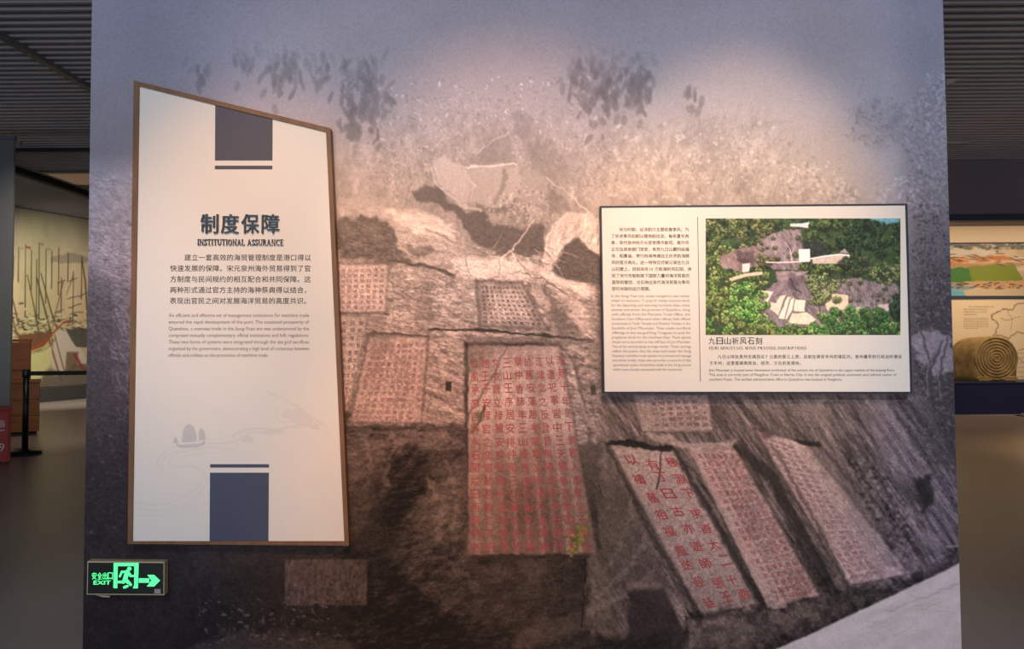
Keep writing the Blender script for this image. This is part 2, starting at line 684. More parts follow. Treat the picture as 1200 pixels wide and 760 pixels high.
def wall_seg(a, b, t, z0, z1):
    d = (b - a).normalized()
    n = Vector((d.y, -d.x, 0))
    pts = [a, b, b - n * t, a - n * t]
    vs = [(p.x, p.y, z0) for p in pts] + [(p.x, p.y, z1) for p in pts]
    fs = [(3, 2, 1, 0), (4, 5, 6, 7)] + [(i, (i + 1) % 4, (i + 1) % 4 + 4, i + 4) for i in range(4)]
    return mesh_of(vs, fs)


struct(link('wall_left', wall_seg(LW0, LW1, 0.3, 0, H + 0.05), M_wall))
bb = struct(link('shaded_foot_left', wall_seg(LW0 + nrm * 0.05, LW1 + nrm * 0.05, 0.05, 0, 0.30), M_beam))  # dark strip standing in for the shadowed foot of the wall
struct(link('wall_back', box(-8.3, 4.0, 18.6, 18.9, 0, H + 0.05), M_bulk))
# right: display wall with bulkhead
struct(link('wall_right', box(3.8, 14.0, 10.21, 10.5, 0, H + 0.05), mat('display_wall_paint', lin((205, 190, 168)), 0.8, noise=0.03, scale=(1, 1, 1))))
struct(link('trim_1', box(3.8, 14.0, 9.1, 9.25, 3.20, H + 0.10), M_bulk))
struct(link('trim_2', box(3.8, 14.0, 9.06, 9.27, 3.12, 3.22), M_dark))
struct(link('trim_3', box(3.8, 14.0, 9.27, 10.2, 3.19, 3.22), M_bulk))

# ================================================================== THE MURAL
mural = thing('wall_mural', 'huge mauve photo mural of carved rock cliff covering the freestanding wall', 'mural', (0, -0.002, 1.4))
MY = -0.0015
cv = Canvas(88, -10, 1138, 790, 1.0, 1)
# clip the sheet to the wall by remapping the x range exactly to the wall edges
X, Y = cv.X, cv.Y
L = np.interp(Y, [-10, 60, 130, 220, 300, 380, 450, 520, 600, 680, 790], [120, 130, 142, 150, 138, 128, 108, 88, 66, 52, 44])
L = L - 8 * sstep(980, 1130, X) * (1 - sstep(100, 260, Y)) - 12 * (1 - sstep(100, 200, X)) * (1 - sstep(60, 240, Y))
# left border strip: rock that darkens downwards
Lb = np.interp(Y, [0, 180, 210, 300, 360, 460, 560, 790], [112, 114, 140, 128, 96, 72, 56, 42])
mL = 1 - sstep(150, 330, X)
L = L * (1 - mL) + Lb * mL
# right border: foliage darkens downwards
Rb = np.interp(Y, [0, 90, 200, 280, 360, 480, 560, 650, 790], [112, 118, 112, 96, 72, 66, 66, 80, 60])
mR = sstep(1035, 1085, X)
L = L * (1 - mR) + Rb * mR
cv.C[..., 0] = L
N1 = cv.fbm(60, 60, 0, 5, 21)
N2 = cv.fbm(9, 9, 0, 4, 31, 0.7)
N3 = cv.fbm(4, 4, 0, 2, 41)
# sky cloudiness
cv.C[..., 0] += (N1 - 0.5) * 10
# scrub texture zone (twigs and dry grass)
veg = np.exp(-(((X - 590) / 190) ** 2 + ((Y - 190) / 85) ** 2) * 1.2)
veg = veg * sstep(80, 170, Y)
veg = np.maximum(veg, cv.mask([(395, 130), (520, 90), (700, 100), (780, 150), (820, 130), (900, 120), (930, 170), (960, 215), (1000, 225), (1000, 300), (700, 300), (395, 245)], 26, 8) * sstep(85, 190, Y))
rz = cv.fbm(7, 13, 10, 4, 51, 0.75) - 0.5
rz2 = cv.fbm(30, 30, 0, 4, 55) - 0.5
cv.C[..., 0] += veg * (rz * 52 + rz2 * 30 - 2)
R = random.Random(3)


def strokes(n, box_, lens, wid, vals, ang, a, spread=40, test=None):
    for _ in range(n):
        x = R.uniform(box_[0], box_[2])
        y = R.uniform(box_[1], box_[3])
        if test and not test(x, y):
            continue
        an = math.radians(ang + R.gauss(0, spread))
        l = R.uniform(*lens)
        cur = R.uniform(-0.3, 0.3)
        p = [(x, y), (x + l / 2 * math.cos(an), y + l / 2 * math.sin(an)), (x + l / 2 * math.cos(an) + l / 2 * math.cos(an + cur), y + l / 2 * math.sin(an) + l / 2 * math.sin(an + cur))]
        cv.stroke(p, wid, wid * 0.5, [R.choice(vals)], a * R.uniform(0.4, 1), 0.7)


def dabs(n, box_, rx, ry, vals, ang, a, spread=25, test=None, soft=0.35, cvs=None):
    c_ = cvs or cv
    for _ in range(n):
        x = R.uniform(box_[0], box_[2])
        y = R.uniform(box_[1], box_[3])
        if test and not test(x, y):
            continue
        v = R.choice(vals)
        c_.dab(x, y, R.uniform(*rx), R.uniform(*ry), ang + R.gauss(0, spread), v if isinstance(v, (tuple, list)) else [v], a * R.uniform(0.45, 1), soft)


def hump(cx, cy, rx, ry):
    return lambda x, y: R.random() < math.exp(-(((x - cx) / rx) ** 2 + ((y - cy) / ry) ** 2) * 1.5)


strokes(1500, (400, 95, 800, 260), (5, 20), 1.1, [182, 172, 120, 114, 186], 80, 0.5, 45, hump(590, 200, 160, 70))
dabs(900, (430, 90, 720, 235), (1.2, 3.2), (0.8, 1.8), [120, 112, 128, 190], 70, 0.5, 50)
dabs(700, (720, 140, 1000, 245), (1.2, 3.6), (1, 2.2), [128, 118, 185, 190, 138], 20, 0.5, 60, lambda x, y: y > 250 - (140 if x < 900 else 50 + (1000 - x) * .7) * (0.5 + R.random() * .5))
strokes(120, (800, 140, 920, 240), (10, 34), 1.2, [115, 120, 108], -60, 0.5, 40)
# tree line to the right of centre: pale bushes and the tall tree by the edge
for (bx, by, br) in ((960, 222, 26), (990, 232, 18), (935, 205, 22), (1050, 232, 30)):
    dabs(140, (bx - br, by - br * .8, bx + br, by + br * .7), (1.5, 3.5), (1, 2.4), [150, 175, 182, 122, 130], 0, 0.5, 60, lambda x, y: math.hypot(x - bx, (y - by) * 1.2) < br)
cv.C[..., 0] -= cv.mask([(995, 125), (1030, 115), (1060, 130), (1060, 165), (1030, 175), (1000, 160)], 12, 8) * (10 + 22 * (N2 - .4))
dabs(260, (992, 115, 1062, 172), (1.5, 3.6), (0.8, 1.8), [104, 98, 140], 45, 0.45, 40, hump(1030, 145, 36, 30))
dabs(1500, (1062, 80, 1122, 250), (1.2, 3.4), (0.8, 2), [92, 98, 140, 146, 128], 40, 0.5, 50, lambda x, y: x > 1122 - (y - 60) * .6 - R.random() * 20)
dabs(1900, (1050, 240, 1128, 520), (1, 2.8), (0.7, 1.7), [52, 58, 96, 104, 118, 48], 30, 0.5, 60, lambda x, y: x > 1068 + R.random() * 10 or y > 462)
# hanging leaves
for (cx, cy, sx, sy, n) in ((425, 105, 24, 48, 115), (330, 78, 22, 34, 60), (285, 70, 16, 26, 26), (372, 80, 14, 24, 18), (708, 98, 30, 36, 125), (750, 98, 16, 34, 62), (675, 85, 12, 26, 26), (408, 150, 12, 16, 14), (812, 120, 10, 14, 10), (240, 90, 14, 14, 12)):
    for _ in range(n):
        x = R.gauss(cx, sx * .6)
        y = R.gauss(cy, sy * .55)
        if y < 30:
            continue
        f = min(1, max(0.15, (y - 40) / 60))
        cv.dab(x, y, R.uniform(4.5, 9), R.uniform(2.0, 3.6), 90 + R.gauss(0, 22), [R.choice([104, 110, 98, 112])], 0.62 * f, 0.3)
# ---- big boulders at the top of the cliff
cv.poly([(598, 135), (612, 128), (624, 140), (622, 160), (606, 160)], [112], 0.5, 4, 4)
cv.poly([(612, 160), (640, 170), (668, 190), (676, 214), (656, 222), (632, 205), (616, 190)], [124], 0.5, 6, 5)
cv.poly([(560, 176), (575, 163), (594, 158), (602, 170), (600, 188), (570, 192), (558, 190)], [122], 0.6, 2.5, 3)
cv.stroke([(560, 180), (576, 166), (594, 157), (600, 150)], 1.5, 1.5, [176], 0.6, 0.8, 2)
cv.poly([(508, 188), (522, 183), (536, 190), (548, 196), (552, 228), (548, 242), (530, 228), (512, 216)], [172], 0.8, 1.8, 2.5)
cv.poly([(551, 202), (560, 194), (598, 194), (608, 196), (606, 240), (574, 243), (550, 238)], [162], 0.85, 2, 2)
cv.poly([(590, 196), (596, 196), (590, 222), (582, 240), (578, 238), (586, 216)], [116], 0.6, 1.6, 2)
cv.poly([(610, 198), (634, 202), (642, 216), (640, 232), (612, 240)], [150], 0.7, 3, 3)
cv.poly([(556, 236), (574, 243), (604, 240), (604, 248), (560, 250)], [104], 0.6, 2, 2)
cv.stroke([(549, 198), (556, 195), (572, 194), (590, 193), (606, 191)], 3.2, 2, [206], 0.75, 1.0, 2)
cv.stroke([(549, 206), (556, 216), (551, 232)], 2.2, 1.4, [192], 0.6, 0.9, 2)
cv.poly([(484, 226), (500, 216), (516, 222), (532, 240), (548, 248), (566, 248), (578, 262), (612, 268), (640, 262), (638, 298), (618, 304), (588, 298), (562, 290), (548, 272), (530, 250), (508, 236), (488, 234)], [88], 0.8, 2.5, 3)
cv.stroke([(505, 196), (512, 216), (528, 230), (546, 243), (562, 246)], 2.4, 3.4, [186], 0.7, 1.2, 2)
dabs(520, (566, 218, 660, 268), (1, 2.6), (0.8, 1.6), [196, 186, 110, 100, 176], 30, 0.6, 60, hump(615, 244, 46, 22))
cv.stroke([(640, 208), (660, 222), (680, 240), (694, 252)], 1.6, 2.4, [186], 0.7, 0.9, 2)
cv.poly([(640, 214), (662, 232), (668, 246), (650, 250), (644, 262)], [104], 0.5, 3, 3)
# overhanging main dome
cv.poly([(396, 232), (430, 236), (452, 244), (490, 246), (516, 252), (534, 264), (544, 286), (540, 300), (530, 312), (500, 312), (452, 306), (396, 306)], [158], 0.85, 2, 3)
cv.poly([(396, 254), (426, 254), (455, 256), (462, 276), (470, 296), (486, 304), (500, 312), (470, 310), (440, 306), (396, 307)], [90], 0.85, 3.5, 4)
cv.poly([(396, 258), (440, 262), (452, 276), (430, 284), (396, 282)], [104], 0.5, 4, 3)
cv.poly([(452, 247), (490, 249), (520, 256), (534, 270), (530, 284), (512, 276), (492, 276), (470, 262)], [200], 0.75, 3, 3)
cv.stroke([(500, 270), (516, 274), (530, 284)], 2, 2.5, [112], 0.6, 1.2, 2)
cv.poly([(466, 284), (500, 290), (524, 296), (500, 302), (480, 298)], [96], 0.7, 3, 4)
cv.C[..., 0] += cv.mask([(396, 236), (530, 252), (548, 300), (396, 310)], 3) * ((cv.fbm(9, 4, 15, 4, 63, .8) - .5) * 60)
# rock apron
apron = cv.mask([(396, 306), (450, 306), (520, 322), (560, 300), (640, 300), (705, 330), (712, 400), (712, 460), (700, 520), (545, 520), (470, 500), (396, 500)], 5, 3)
ap = cv.fbm(16, 5, 14, 4, 61, 0.8) - 0.5
cv.put(apron, (128 + 28 * np.exp(-(((X - 560) / 120) ** 2 + ((Y - 320) / 70) ** 2)))[..., None], 0.75)
cv.C[..., 0] += apron * (ap * 100 + (cv.fbm(5, 2.2, 8, 3, 67, .85) - .5) * 84)
cv.poly([(530, 306), (548, 298), (600, 304), (650, 316), (690, 332), (700, 352), (650, 330), (600, 324), (560, 328), (540, 322)], [204], 0.7, 5, 3)
cv.poly([(614, 334), (640, 338), (664, 372), (690, 396), (660, 392), (640, 370)], [88], 0.65, 3, 5)
cv.poly([(640, 330), (680, 350), (700, 392), (680, 392), (656, 350)], [176], 0.5, 4, 5)
cv.poly([(620, 336), (636, 338), (650, 362), (640, 366)], [190], 0.6, 3, 5)
cv.stroke([(610, 320), (640, 328), (664, 344)], 1.4, 1.8, [86], 0.8, 0.8, 2)
cv.poly([(692, 300), (712, 320), (712, 460), (700, 460), (700, 360)], [84], 0.5, 6, 3)
cv.stroke([(455, 303), (480, 309), (508, 313), (533, 323)], 2, 4.5, [82], 0.85, 1, 2)
cv.stroke([(503, 386), (560, 386), (620, 391), (695, 399)], 3, 3, [58], 0.9, 0.9, 1.5)
cv.stroke([(396, 366), (440, 366), (455, 368)], 3, 2.5, [74], 0.8, 1, 1)
cv.stroke([(430, 390), (460, 391), (501, 393)], 3, 2.5, [72], 0.85, 1, 1)
strokes(240, (396, 310, 700, 400), (8, 26), 1.2, [98, 90, 176], 8, 0.4, 14)
# dark stripes of running water
for pts, wd in (([(625, 320), (648, 350), (660, 392)], 16), ([(500, 320), (498, 350), (500, 384)], 14), ([(690, 330), (700, 380), (700, 470)], 16), ([(440, 372), (432, 390)], 18)):
    cv.stroke(pts, wd * .5, wd, [104], 0.4, 6, 3)
# boulder at the right of the dome
cv.poly([(636, 304), (640, 280), (650, 260), (664, 249), (690, 250), (714, 260), (716, 324), (700, 335), (664, 328), (642, 318)], [176], 0.9, 1.6, 2)
cv.poly([(664, 286), (676, 278), (694, 294), (706, 300), (716, 298), (716, 336), (694, 334), (664, 326), (645, 318), (654, 300)], [80], 0.88, 2.5, 2)
cv.C[..., 0] += cv.mask([(638, 300), (645, 262), (690, 248), (716, 262), (716, 292), (694, 290), (676, 276), (652, 300)], 2) * ((cv.fbm(12, 4, -68, 4, 65, .8) - .5) * 90)
cv.stroke([(637, 306), (641, 282), (650, 262), (666, 250)], 2, 2, [205], 0.6, 1, 1.5)
cv.stroke([(588, 302), (606, 286), (618, 268), (624, 258)], 2.2, 1.6, [190], 0.8, 0.8, 2)
cv.stroke([(598, 294), (606, 304)], 1.5, 1.2, [190], 0.7, 0.8, 2)
strokes(60, (530, 288, 660, 312), (8, 26), 1.2, [196, 190, 84], 10, 0.6, 40)


# ---- inscription tablets
def tablet(q, val, grain=26, border=62, soft=1.6, bw=3.0, gs=(3, 3), ang=0, a=0.85):
    m = cv.mask(q, soft, 0.6)
    cv.put(m, [val], a)
    n = cv.fbm(gs[0], gs[1], ang, 3, 71, 0.8) - .5 + 0.35 * (cv.rs.rand(*X.shape) - .5)
    cv.C[..., 0] += m * n * grain * 1.3
    cv.C[..., 0] += m * (cv.fbm(26, 26, 0, 3, 73) - .5) * 26
    for i in range(len(q)):
        cv.stroke([q[i], q[(i + 1) % len(q)]], bw, bw, [border], 0.5, 1.8, 0.8)


def columns(q, n, val, a=0.3, w=4):
    TL, TR, BR, BL = [np.array(p, float) for p in q]
    for i in range(n):
        t = (i + .5) / n
        cv.stroke([tuple(TL + (TR - TL) * t), tuple(BL + (BR - BL) * t)], w, w, [val], a, 2.4, 1.0)


tA = [(396, 309), (455, 309), (452, 366), (396, 366)]
tB = [(432, 393), (502, 394), (494, 496), (410, 495)]
tC = [(558, 329), (612, 331), (642, 386), (562, 382)]
tD = [(546, 402), (655, 402), (672, 440), (700, 600), (698, 650), (546, 652)]
tDq = [(546, 402), (655, 402), (700, 650), (546, 652)]
tS = [(396, 369), (432, 369), (408, 482), (400, 482)]
tablet(tA, 158, 22, 96)
tablet(tS, 146, 30, 96)
tablet(tB, 138, 40, 70, bw=3.5)
cv.poly([(440, 396), (462, 396), (440, 440), (424, 456)], [104], 0.4, 7, 3)
tablet(tC, 118, 30, 84, bw=3.5)
cv.poly([(572, 338), (608, 338), (624, 376), (574, 376)], [192], 0.6, 8, 3)
tablet(tDq, 128, 22, 66, bw=4.5, gs=(3, 10))
cv.put(cv.mask(tDq, 3), (np.interp(Y, [400, 470, 540, 600, 655], [136, 160, 116, 84, 70]))[..., None], 0.6)  # shade over the lower half painted into the tablet
columns([(552, 410), (655, 410), (690, 646), (552, 648)], 9, 168, 0.30, 4)
for fx_ in (0.30, 0.52, 0.72):
    cv.stroke([(550 + fx_ * 105, 440), (550 + fx_ * 140, 648)], 7, 12, [74], 0.30, 5, 4)
for q0, q1, w0_ in (((547, 402), (547, 652), 4), ((547, 652), (700, 650), 4), ((548, 403), (652, 403), 4)):
    cv.stroke([q0, q1], w0_, w0_, [48], 0.7, 1.6, 1.2)
cv.C[..., 0] += cv.mask(tDq, 2) * (cv.fbm(24, 40, 0, 3, 81) - .5) * 46
cv.poly([(546, 402), (585, 402), (560, 432), (546, 440)], [100], 0.5, 5, 4)
cv.stroke([(593, 405), (578, 440), (560, 470), (546, 490)], 1.5, 2.5, [82], 0.7, 0.8, 2)
cv.stroke([(568, 476), (562, 492), (554, 506)], 4, 1.5, [60], 0.8, 0.8, 1)
cv.stroke([(655, 402), (672, 424), (684, 470), (700, 560), (706, 640)], 4, 6, [84], 0.6, 2, 2)
cv.stroke([(640, 402), (664, 414), (690, 500)], 2, 3, [168], 0.4, 2, 2)
cv.poly([(546, 392), (690, 398), (690, 404), (546, 402)], [96], 0.55, 2, 1)
cv.poly([(522, 447), (529, 447), (529, 458), (522, 458)], [52], 0.9, 0.8)
cv.poly([(691, 452), (697, 450), (699, 462), (693, 463)], [60], 0.8, 1)
# ---- below the tablets: dark ledges
cv.poly([(396, 498), (545, 498), (545, 512), (396, 514)], [66], 0.85, 3, 3)
cv.poly([(404, 482), (412, 482), (408, 500), (402, 500)], [62], 0.8, 2, 2)
low = cv.mask([(405, 512), (1130, 640), (1130, 790), (98, 790), (98, 640), (405, 640)], 8)
cv.poly([(405, 512), (545, 512), (545, 655), (740, 655), (820, 725), (900, 790), (405, 790)], [66], 0.6, 8, 4)
cv.poly([(405, 514), (470, 510), (520, 506), (545, 514), (545, 528), (500, 526), (465, 532), (440, 560), (428, 620), (405, 640)], [98], 0.6, 5, 5)
cv.poly([(452, 528), (486, 524), (505, 540), (496, 575), (478, 600), (462, 640), (446, 620), (450, 570)], [46], 0.75, 7, 5)
cv.poly([(486, 590), (525, 540), (545, 535), (545, 650), (520, 640), (486, 626)], [96], 0.6, 8, 5)
cv.poly([(455, 640), (486, 612), (545, 650), (640, 665), (640, 735), (520, 730), (470, 700)], [72], 0.5, 8, 6)
cv.poly([(400, 650), (450, 640), (520, 720), (600, 740), (600, 790), (400, 790)], [40], 0.7, 14, 8)
cv.C[..., 0] += cv.mask([(405, 500), (545, 500), (545, 655), (700, 655), (900, 790), (405, 790)], 4) * ((cv.fbm(26, 8, -48, 5, 91, .8) - .5) * 44 + (cv.fbm(15, 4, -10, 5, 95, .85) - .5) * 66 - 5)
cv.poly([(546, 655), (700, 655), (700, 790), (546, 790)], [62], 0.4, 8, 4)
for pts, w_, v in (([(428, 514), (436, 540), (430, 580)], 5, 116), ([(470, 512), (455, 540), (452, 570)], 4, 112), ([(500, 560), (520, 590), (512, 630)], 8, 108), ([(524, 545), (536, 580), (530, 620)], 7, 104), ([(455, 650), (490, 640), (530, 660), (560, 690)], 6, 88),
                   ([(480, 680), (520, 700), (560, 712)], 5, 78), ([(406, 508), (450, 507), (520, 508)], 4, 118), ([(590, 700), (630, 690), (680, 700)], 5, 74), ([(640, 668), (652, 690), (640, 720)], 5, 72), ([(560, 668), (600, 672), (640, 666)], 4, 84)):
    cv.stroke(pts, w_ * .7, w_, [v], .5, 3, 4)
cv.poly([(416, 560), (446, 540), (452, 600), (470, 650), (440, 690), (404, 690), (404, 600)], [54], .5, 6, 5)
cv.poly([(610, 735), (650, 725), (700, 712), (690, 735), (640, 752), (600, 760)], [86], 0.55, 5, 4)
cv.stroke([(686, 655), (684, 700), (682, 735)], 1.5, 1.5, [38], 0.8, 0.8, 1)
cv.poly([(600, 655), (640, 655), (632, 690), (618, 680)], [86], 0.4, 3, 3)
# rock between tablet D and the slabs
cv.poly([(706, 470), (740, 470), (760, 510), (790, 640), (812, 730), (760, 745), (690, 745), (690, 655), (704, 640)], [112], 0.6, 5, 4)
cv.C[..., 0] += cv.mask([(700, 462), (745, 465), (820, 735), (690, 745)], 5) * ((cv.fbm(26, 5, 62, 5, 101, .75) - .5) * 70)
cv.poly([(704, 560), (760, 580), (800, 700), (812, 745), (735, 750), (735, 690), (700, 700)], [76], 0.55, 8, 5)
for pts in ([(745, 560), (738, 610), (722, 650), (705, 672)], [(770, 590), (752, 640), (735, 668), (700, 700)], [(690, 715), (730, 700), (768, 668)], [(735, 686), (775, 686)]):
    cv.stroke(pts, 7, 4, [112], 0.55, 3, 3)
cv.poly([(735, 690), (775, 688), (812, 745), (812, 790), (735, 790)], [48], 0.7, 3, 3)
# ---- inclined slabs on the right
backdrop = cv.mask([(700, 462), (1085, 462), (1127, 560), (1127, 655), (900, 760), (800, 740), (720, 520)], 4)
cv.put(backdrop, [92], 0.75)
cv.C[..., 0] += backdrop * ((cv.fbm(40, 5, 56, 5, 111, .8) - .5) * 120)
tF = [(742, 462), (830, 462), (836, 505), (752, 506)]
tG = [(714, 520), (790, 527), (890, 706), (822, 722)]
tH = [(808, 524), (862, 524), (962, 698), (900, 712)]
tI = [(884, 502), (946, 520), (1068, 672), (994, 686)]
tablet(tF, 134, 30, 84, gs=(3, 3))
tablet(tG, 138, 52, 66, bw=4, gs=(2.2, 2.2), ang=60)
cv.put(cv.mask(tG, 3), (np.interp(Y, [520, 620, 700, 722], [142, 138, 112, 88]))[..., None], 0.5)
tablet(tH, 132, 46, 60, bw=4, gs=(2.4, 5), ang=60)
cv.poly([(806, 524), (820, 524), (925, 712), (900, 712)], [146], 0.7, 1.6, 1)
tablet(tI, 138, 34, 60, bw=3, gs=(3, 12), ang=-38)
cv.poly([(892, 508), (936, 518), (1044, 674), (996, 684)], [150], 0.35, 3, 1)
cv.poly([(940, 518), (968, 522), (1085, 668), (1066, 674)], [104], 0.5, 3, 2)
for pts, w_, v in (([(790, 527), (826, 590), (895, 712)], 9, 50), ([(866, 524), (905, 560), (945, 640), (975, 700)], 20, 46), ([(905, 520), (950, 600), (994, 686)], 5, 60), ([(968, 470), (1010, 530), (1040, 570)], 6, 64), ([(960, 520), (1010, 580), (1045, 640)], 6, 66),
                   ([(1010, 468), (1060, 545), (1085, 590)], 6, 68), ([(1040, 470), (1100, 560), (1125, 600)], 7, 70), ([(866, 470), (900, 510)], 8, 62), ([(712, 522), (760, 620), (822, 722)], 6, 56)):
    cv.stroke(pts, w_ * .6, w_, [v], 0.7, 2.5, 2)
cv.poly([(1000, 470), (1040, 470), (1090, 560), (1060, 560)], [118], 0.35, 4, 3)
cv.poly([(1072, 560), (1090, 556), (1094, 590), (1082, 600)], [44], 0.8, 3, 3)
cv.poly([(946, 464), (1000, 500), (985, 512), (930, 485)], [124], 0.35, 4, 3)
cv.C[..., 0] += cv.mask([(985, 530), (1030, 540), (1080, 620), (1060, 660), (1030, 640)], 4) * (N3 - .5) * 60
# broken upper edges
cv.poly([(706, 518), (735, 516), (790, 524), (786, 530), (735, 524)], [44], 0.9, 1.2, 2)
cv.poly([(752, 508), (786, 508), (800, 520), (862, 516), (858, 524), (800, 526), (778, 520)], [158], 0.6, 2, 2)
cv.poly([(930, 514), (960, 518), (962, 524), (938, 520)], [44], 0.85, 1.2, 1)
cv.stroke([(1000, 528), (1022, 530), (1044, 590)], 1.6, 2.5, [70], 0.7, 1, 1)
cv.stroke([(775, 528), (774, 550), (770, 572)], 1.6, 2.2, [50], 0.8, 0.8, 1)
# stones at the slab foot
cv.poly([(800, 720), (895, 714), (960, 700), (1000, 690), (1070, 676), (1127, 640), (1127, 660), (905, 762), (800, 762)], [58], 0.75, 4, 4)
for q in ([(810, 728), (860, 720), (888, 735), (884, 762), (806, 762)], [(896, 712), (925, 720), (938, 730), (925, 736), (900, 726)], [(920, 712), (950, 704), (968, 712), (966, 728), (938, 726)]):
    cv.poly(q, [92], 0.7, 3, 3)
cv.poly([(1076, 624), (1100, 626), (1102, 640), (1080, 640)], [112], 0.6, 3, 2)
cv.C[..., 0] += cv.mask([(800, 716), (1127, 640), (1127, 670), (905, 770), (800, 770)], 4) * (N2 - .5) * 60
# concrete ledge
led = cv.mask([(896, 766), (960, 738), (1040, 700), (1145, 650), (1145, 800), (840, 800)], 1.6, 0.6)
cv.put(led, [168], 1)
cv.C[..., 0] += led * ((cv.fbm(50, 8, -18, 4, 121) - .5) * 20)
strokes(26, (980, 690, 1125, 750), (8, 26), 1.4, [126, 130], -10, 0.35, 12)
cv.stroke([(1040, 716), (1100, 692), (1128, 682)], 2, 1.5, [128], 0.5, 1.2, 2)
# right edge: pale gap with tree trunks
cv.poly([(1070, 392), (1090, 384), (1116, 394), (1118, 430), (1100, 440), (1074, 420)], [132], 0.7, 4, 5)
for pts in ([(1088, 470), (1090, 430), (1082, 395), (1074, 378)], [(1104, 470), (1102, 432), (1110, 396)], [(1090, 430), (1104, 400)]):
    cv.stroke(pts, 5, 3, [70], 0.8, 1.2, 2)
    cv.stroke([(x - 1.6, y) for x, y in pts], 1.4, 1, [120], 0.6, 0.8, 2)
cv.poly([(1060, 470), (1128, 462), (1128, 560), (1100, 540)], [64], 0.55, 6, 6)
dabs(300, (1060, 462, 1128, 640), (1, 3), (.7, 1.6), [104, 110, 50], 20, 0.45, 50, lambda x, y: y < 470 + (x - 1040) * 1.9)
cv.stroke([(1110, 640), (1128, 639)], 2.2, 2, [120], 0.8, 0.7)
# left strip texture: brush and streaks
ls = cv.mask([(98, 200), (158, 200), (158, 640), (90, 640)], 6)
cv.C[..., 0] += ls * ((cv.fbm(7, 3.2, 20, 4, 131, .8) - .5) * np.interp(Y, [200, 300, 380, 460, 640], [60, 70, 44, 22, 12]))
strokes(420, (104, 210, 156, 420), (3, 9), 1.1, [168, 160, 90], 20, 0.45, 20)
strokes(60, (100, 420, 156, 640), (2, 7), 1.0, [130, 110], -20, 0.4, 30)
cv.poly([(108, 318), (126, 330), (140, 380), (130, 470), (98, 480), (98, 330)], [70], 0.4, 8, 6)
strokes(40, (128, 350, 152, 480), (8, 26), 1.3, [128, 118], 68, 0.5, 14)
# faint tablet and debris low down on the left
cv.poly([(334, 655), (430, 655), (430, 709), (334, 709)], [80], 0.75, 1.4)
cv.C[..., 0] += cv.mask([(334, 655), (430, 655), (430, 709), (334, 709)], 1.4) * (cv.fbm(2.4, 5, 0, 3, 141) - .5) * 40
cv.poly([(196, 790), (230, 752), (280, 738), (330, 740), (420, 752), (420, 790)], [74], 0.55, 6, 5)
dabs(170, (230, 700, 400, 755), (1, 4), (.6, 1.4), [120, 96, 30], 10, 0.5, 30)
cv.C[..., 0] += low * (N2 - .5) * 16
# overall fine contrast
rock = sstep(235, 300, Y)
amp = np.clip(cv.C[..., 0] / 120, .35, 1.5) * (0.25 + 0.75 * rock) * (1 - led)
cv.C[..., 0] += amp * ((cv.fbm(2.6, 2.1, 10, 2, 161, .8) - .5) * 34 + (cv.rs.rand(*X.shape) - .5) * 16)
cv.C[..., 0] += rock * 0.22 * (cv.C[..., 0] - 104) * (1 - led)
Lm = np.clip(cv.C[..., 0], 26, 225)
# ink tints: slate blue above, mauve in the middle, umber below, lamp warmth painted into the centre
ty = [-10, 120, 260, 420, 560, 700, 790]
tr = np.interp(Y, ty, [1.16, 1.12, 1.08, 1.08, 1.10, 1.10, 1.10])
tg = np.interp(Y, ty, [1.13, 1.07, 0.97, 0.94, 0.925, 0.93, 0.93])
tb = np.interp(Y, ty, [1.24, 1.12, 0.97, 0.96, 0.95, 0.96, 0.96])
cool = (1 - sstep(160, 420, X)) + sstep(960, 1110, X)
brown = (1 - cool) * sstep(110, 220, Y)
tg = tg - 0.012 * brown
tb = tb - 0.085 * brown - 0.05 * brown * sstep(480, 600, Y) * (1 - sstep(700, 800, X))  # lower middle browner still: orange lamp tone put into the ink
tr = tr - 0.05 * cool
tb = tb + 0.07 * cool
tr = tr * (1 - led) + 1.07 * led
tg = tg * (1 - led) + 0.985 * led
tb = tb * (1 - led) + 1.0 * led
MG = 1.20
rgb = np.stack([Lm * tr, Lm * tg, Lm * tb], -1) * MG
# reddish wash where worn red paint stains the carved tablets; green ferns
for q, a in ((tDq, .10), (tB, .05), (tH, .12), (tG, .03), (tI, .05), (tF, .06), (tA, .03)):
    mk = (cv.mask(q, 3) * a * np.clip(1.5 * (cv.fbm(14, 30, 0, 3, 151) - .1), 0, 1.2))[..., None]
    rgb = rgb * (1 - mk) + np.array([205, 92, 84.]) * mk
for _ in range(90):
    gx, gy = R.gauss(678, 5), R.gauss(630, 10)
    gx += (630 - gy) * .35
    rr = math.hypot
    sl = cv.win(gx - 1, gy - 1, gx + 1, gy + 1)
    rgb[sl] = rgb[sl] * .55 + np.array(R.choice([(110, 118, 52), (84, 96, 44), (190, 180, 80)])) * .45
for (gx, gy, gs_) in ((551, 425, 6), (563, 487, 3), (556, 500, 3)):
    for _ in range(26):
        a_, b_ = R.gauss(gx, gs_), R.gauss(gy, gs_)
        sl = cv.win(a_ - 1, b_ - 1, a_ + 1, b_ + 1)
        rgb[sl] = rgb[sl] * .75 + np.array((92, 108, 84)) * .25
# trim columns of the sheet to the wall edges: snap outermost vertices on the edges
ms = cv.build('photo_print', print_mat('mural_ink', 0.8, 0.10, 260.0, 0.2), mural, ((0, MY, 0), (0, 1, 0)), rgb)
co = np.zeros(len(ms.data.vertices) * 3)
ms.data.vertices.foreach_get('co', co)
co = co.reshape(-1, 3)
co[:, 0] = np.clip(co[:, 0], x_l + 0.001, x_r - 0.001)
co[:, 2] = np.clip(co[:, 2], 0.013, 3.39)
ms.data.vertices.foreach_set('co', co.ravel())
ms.data.update()
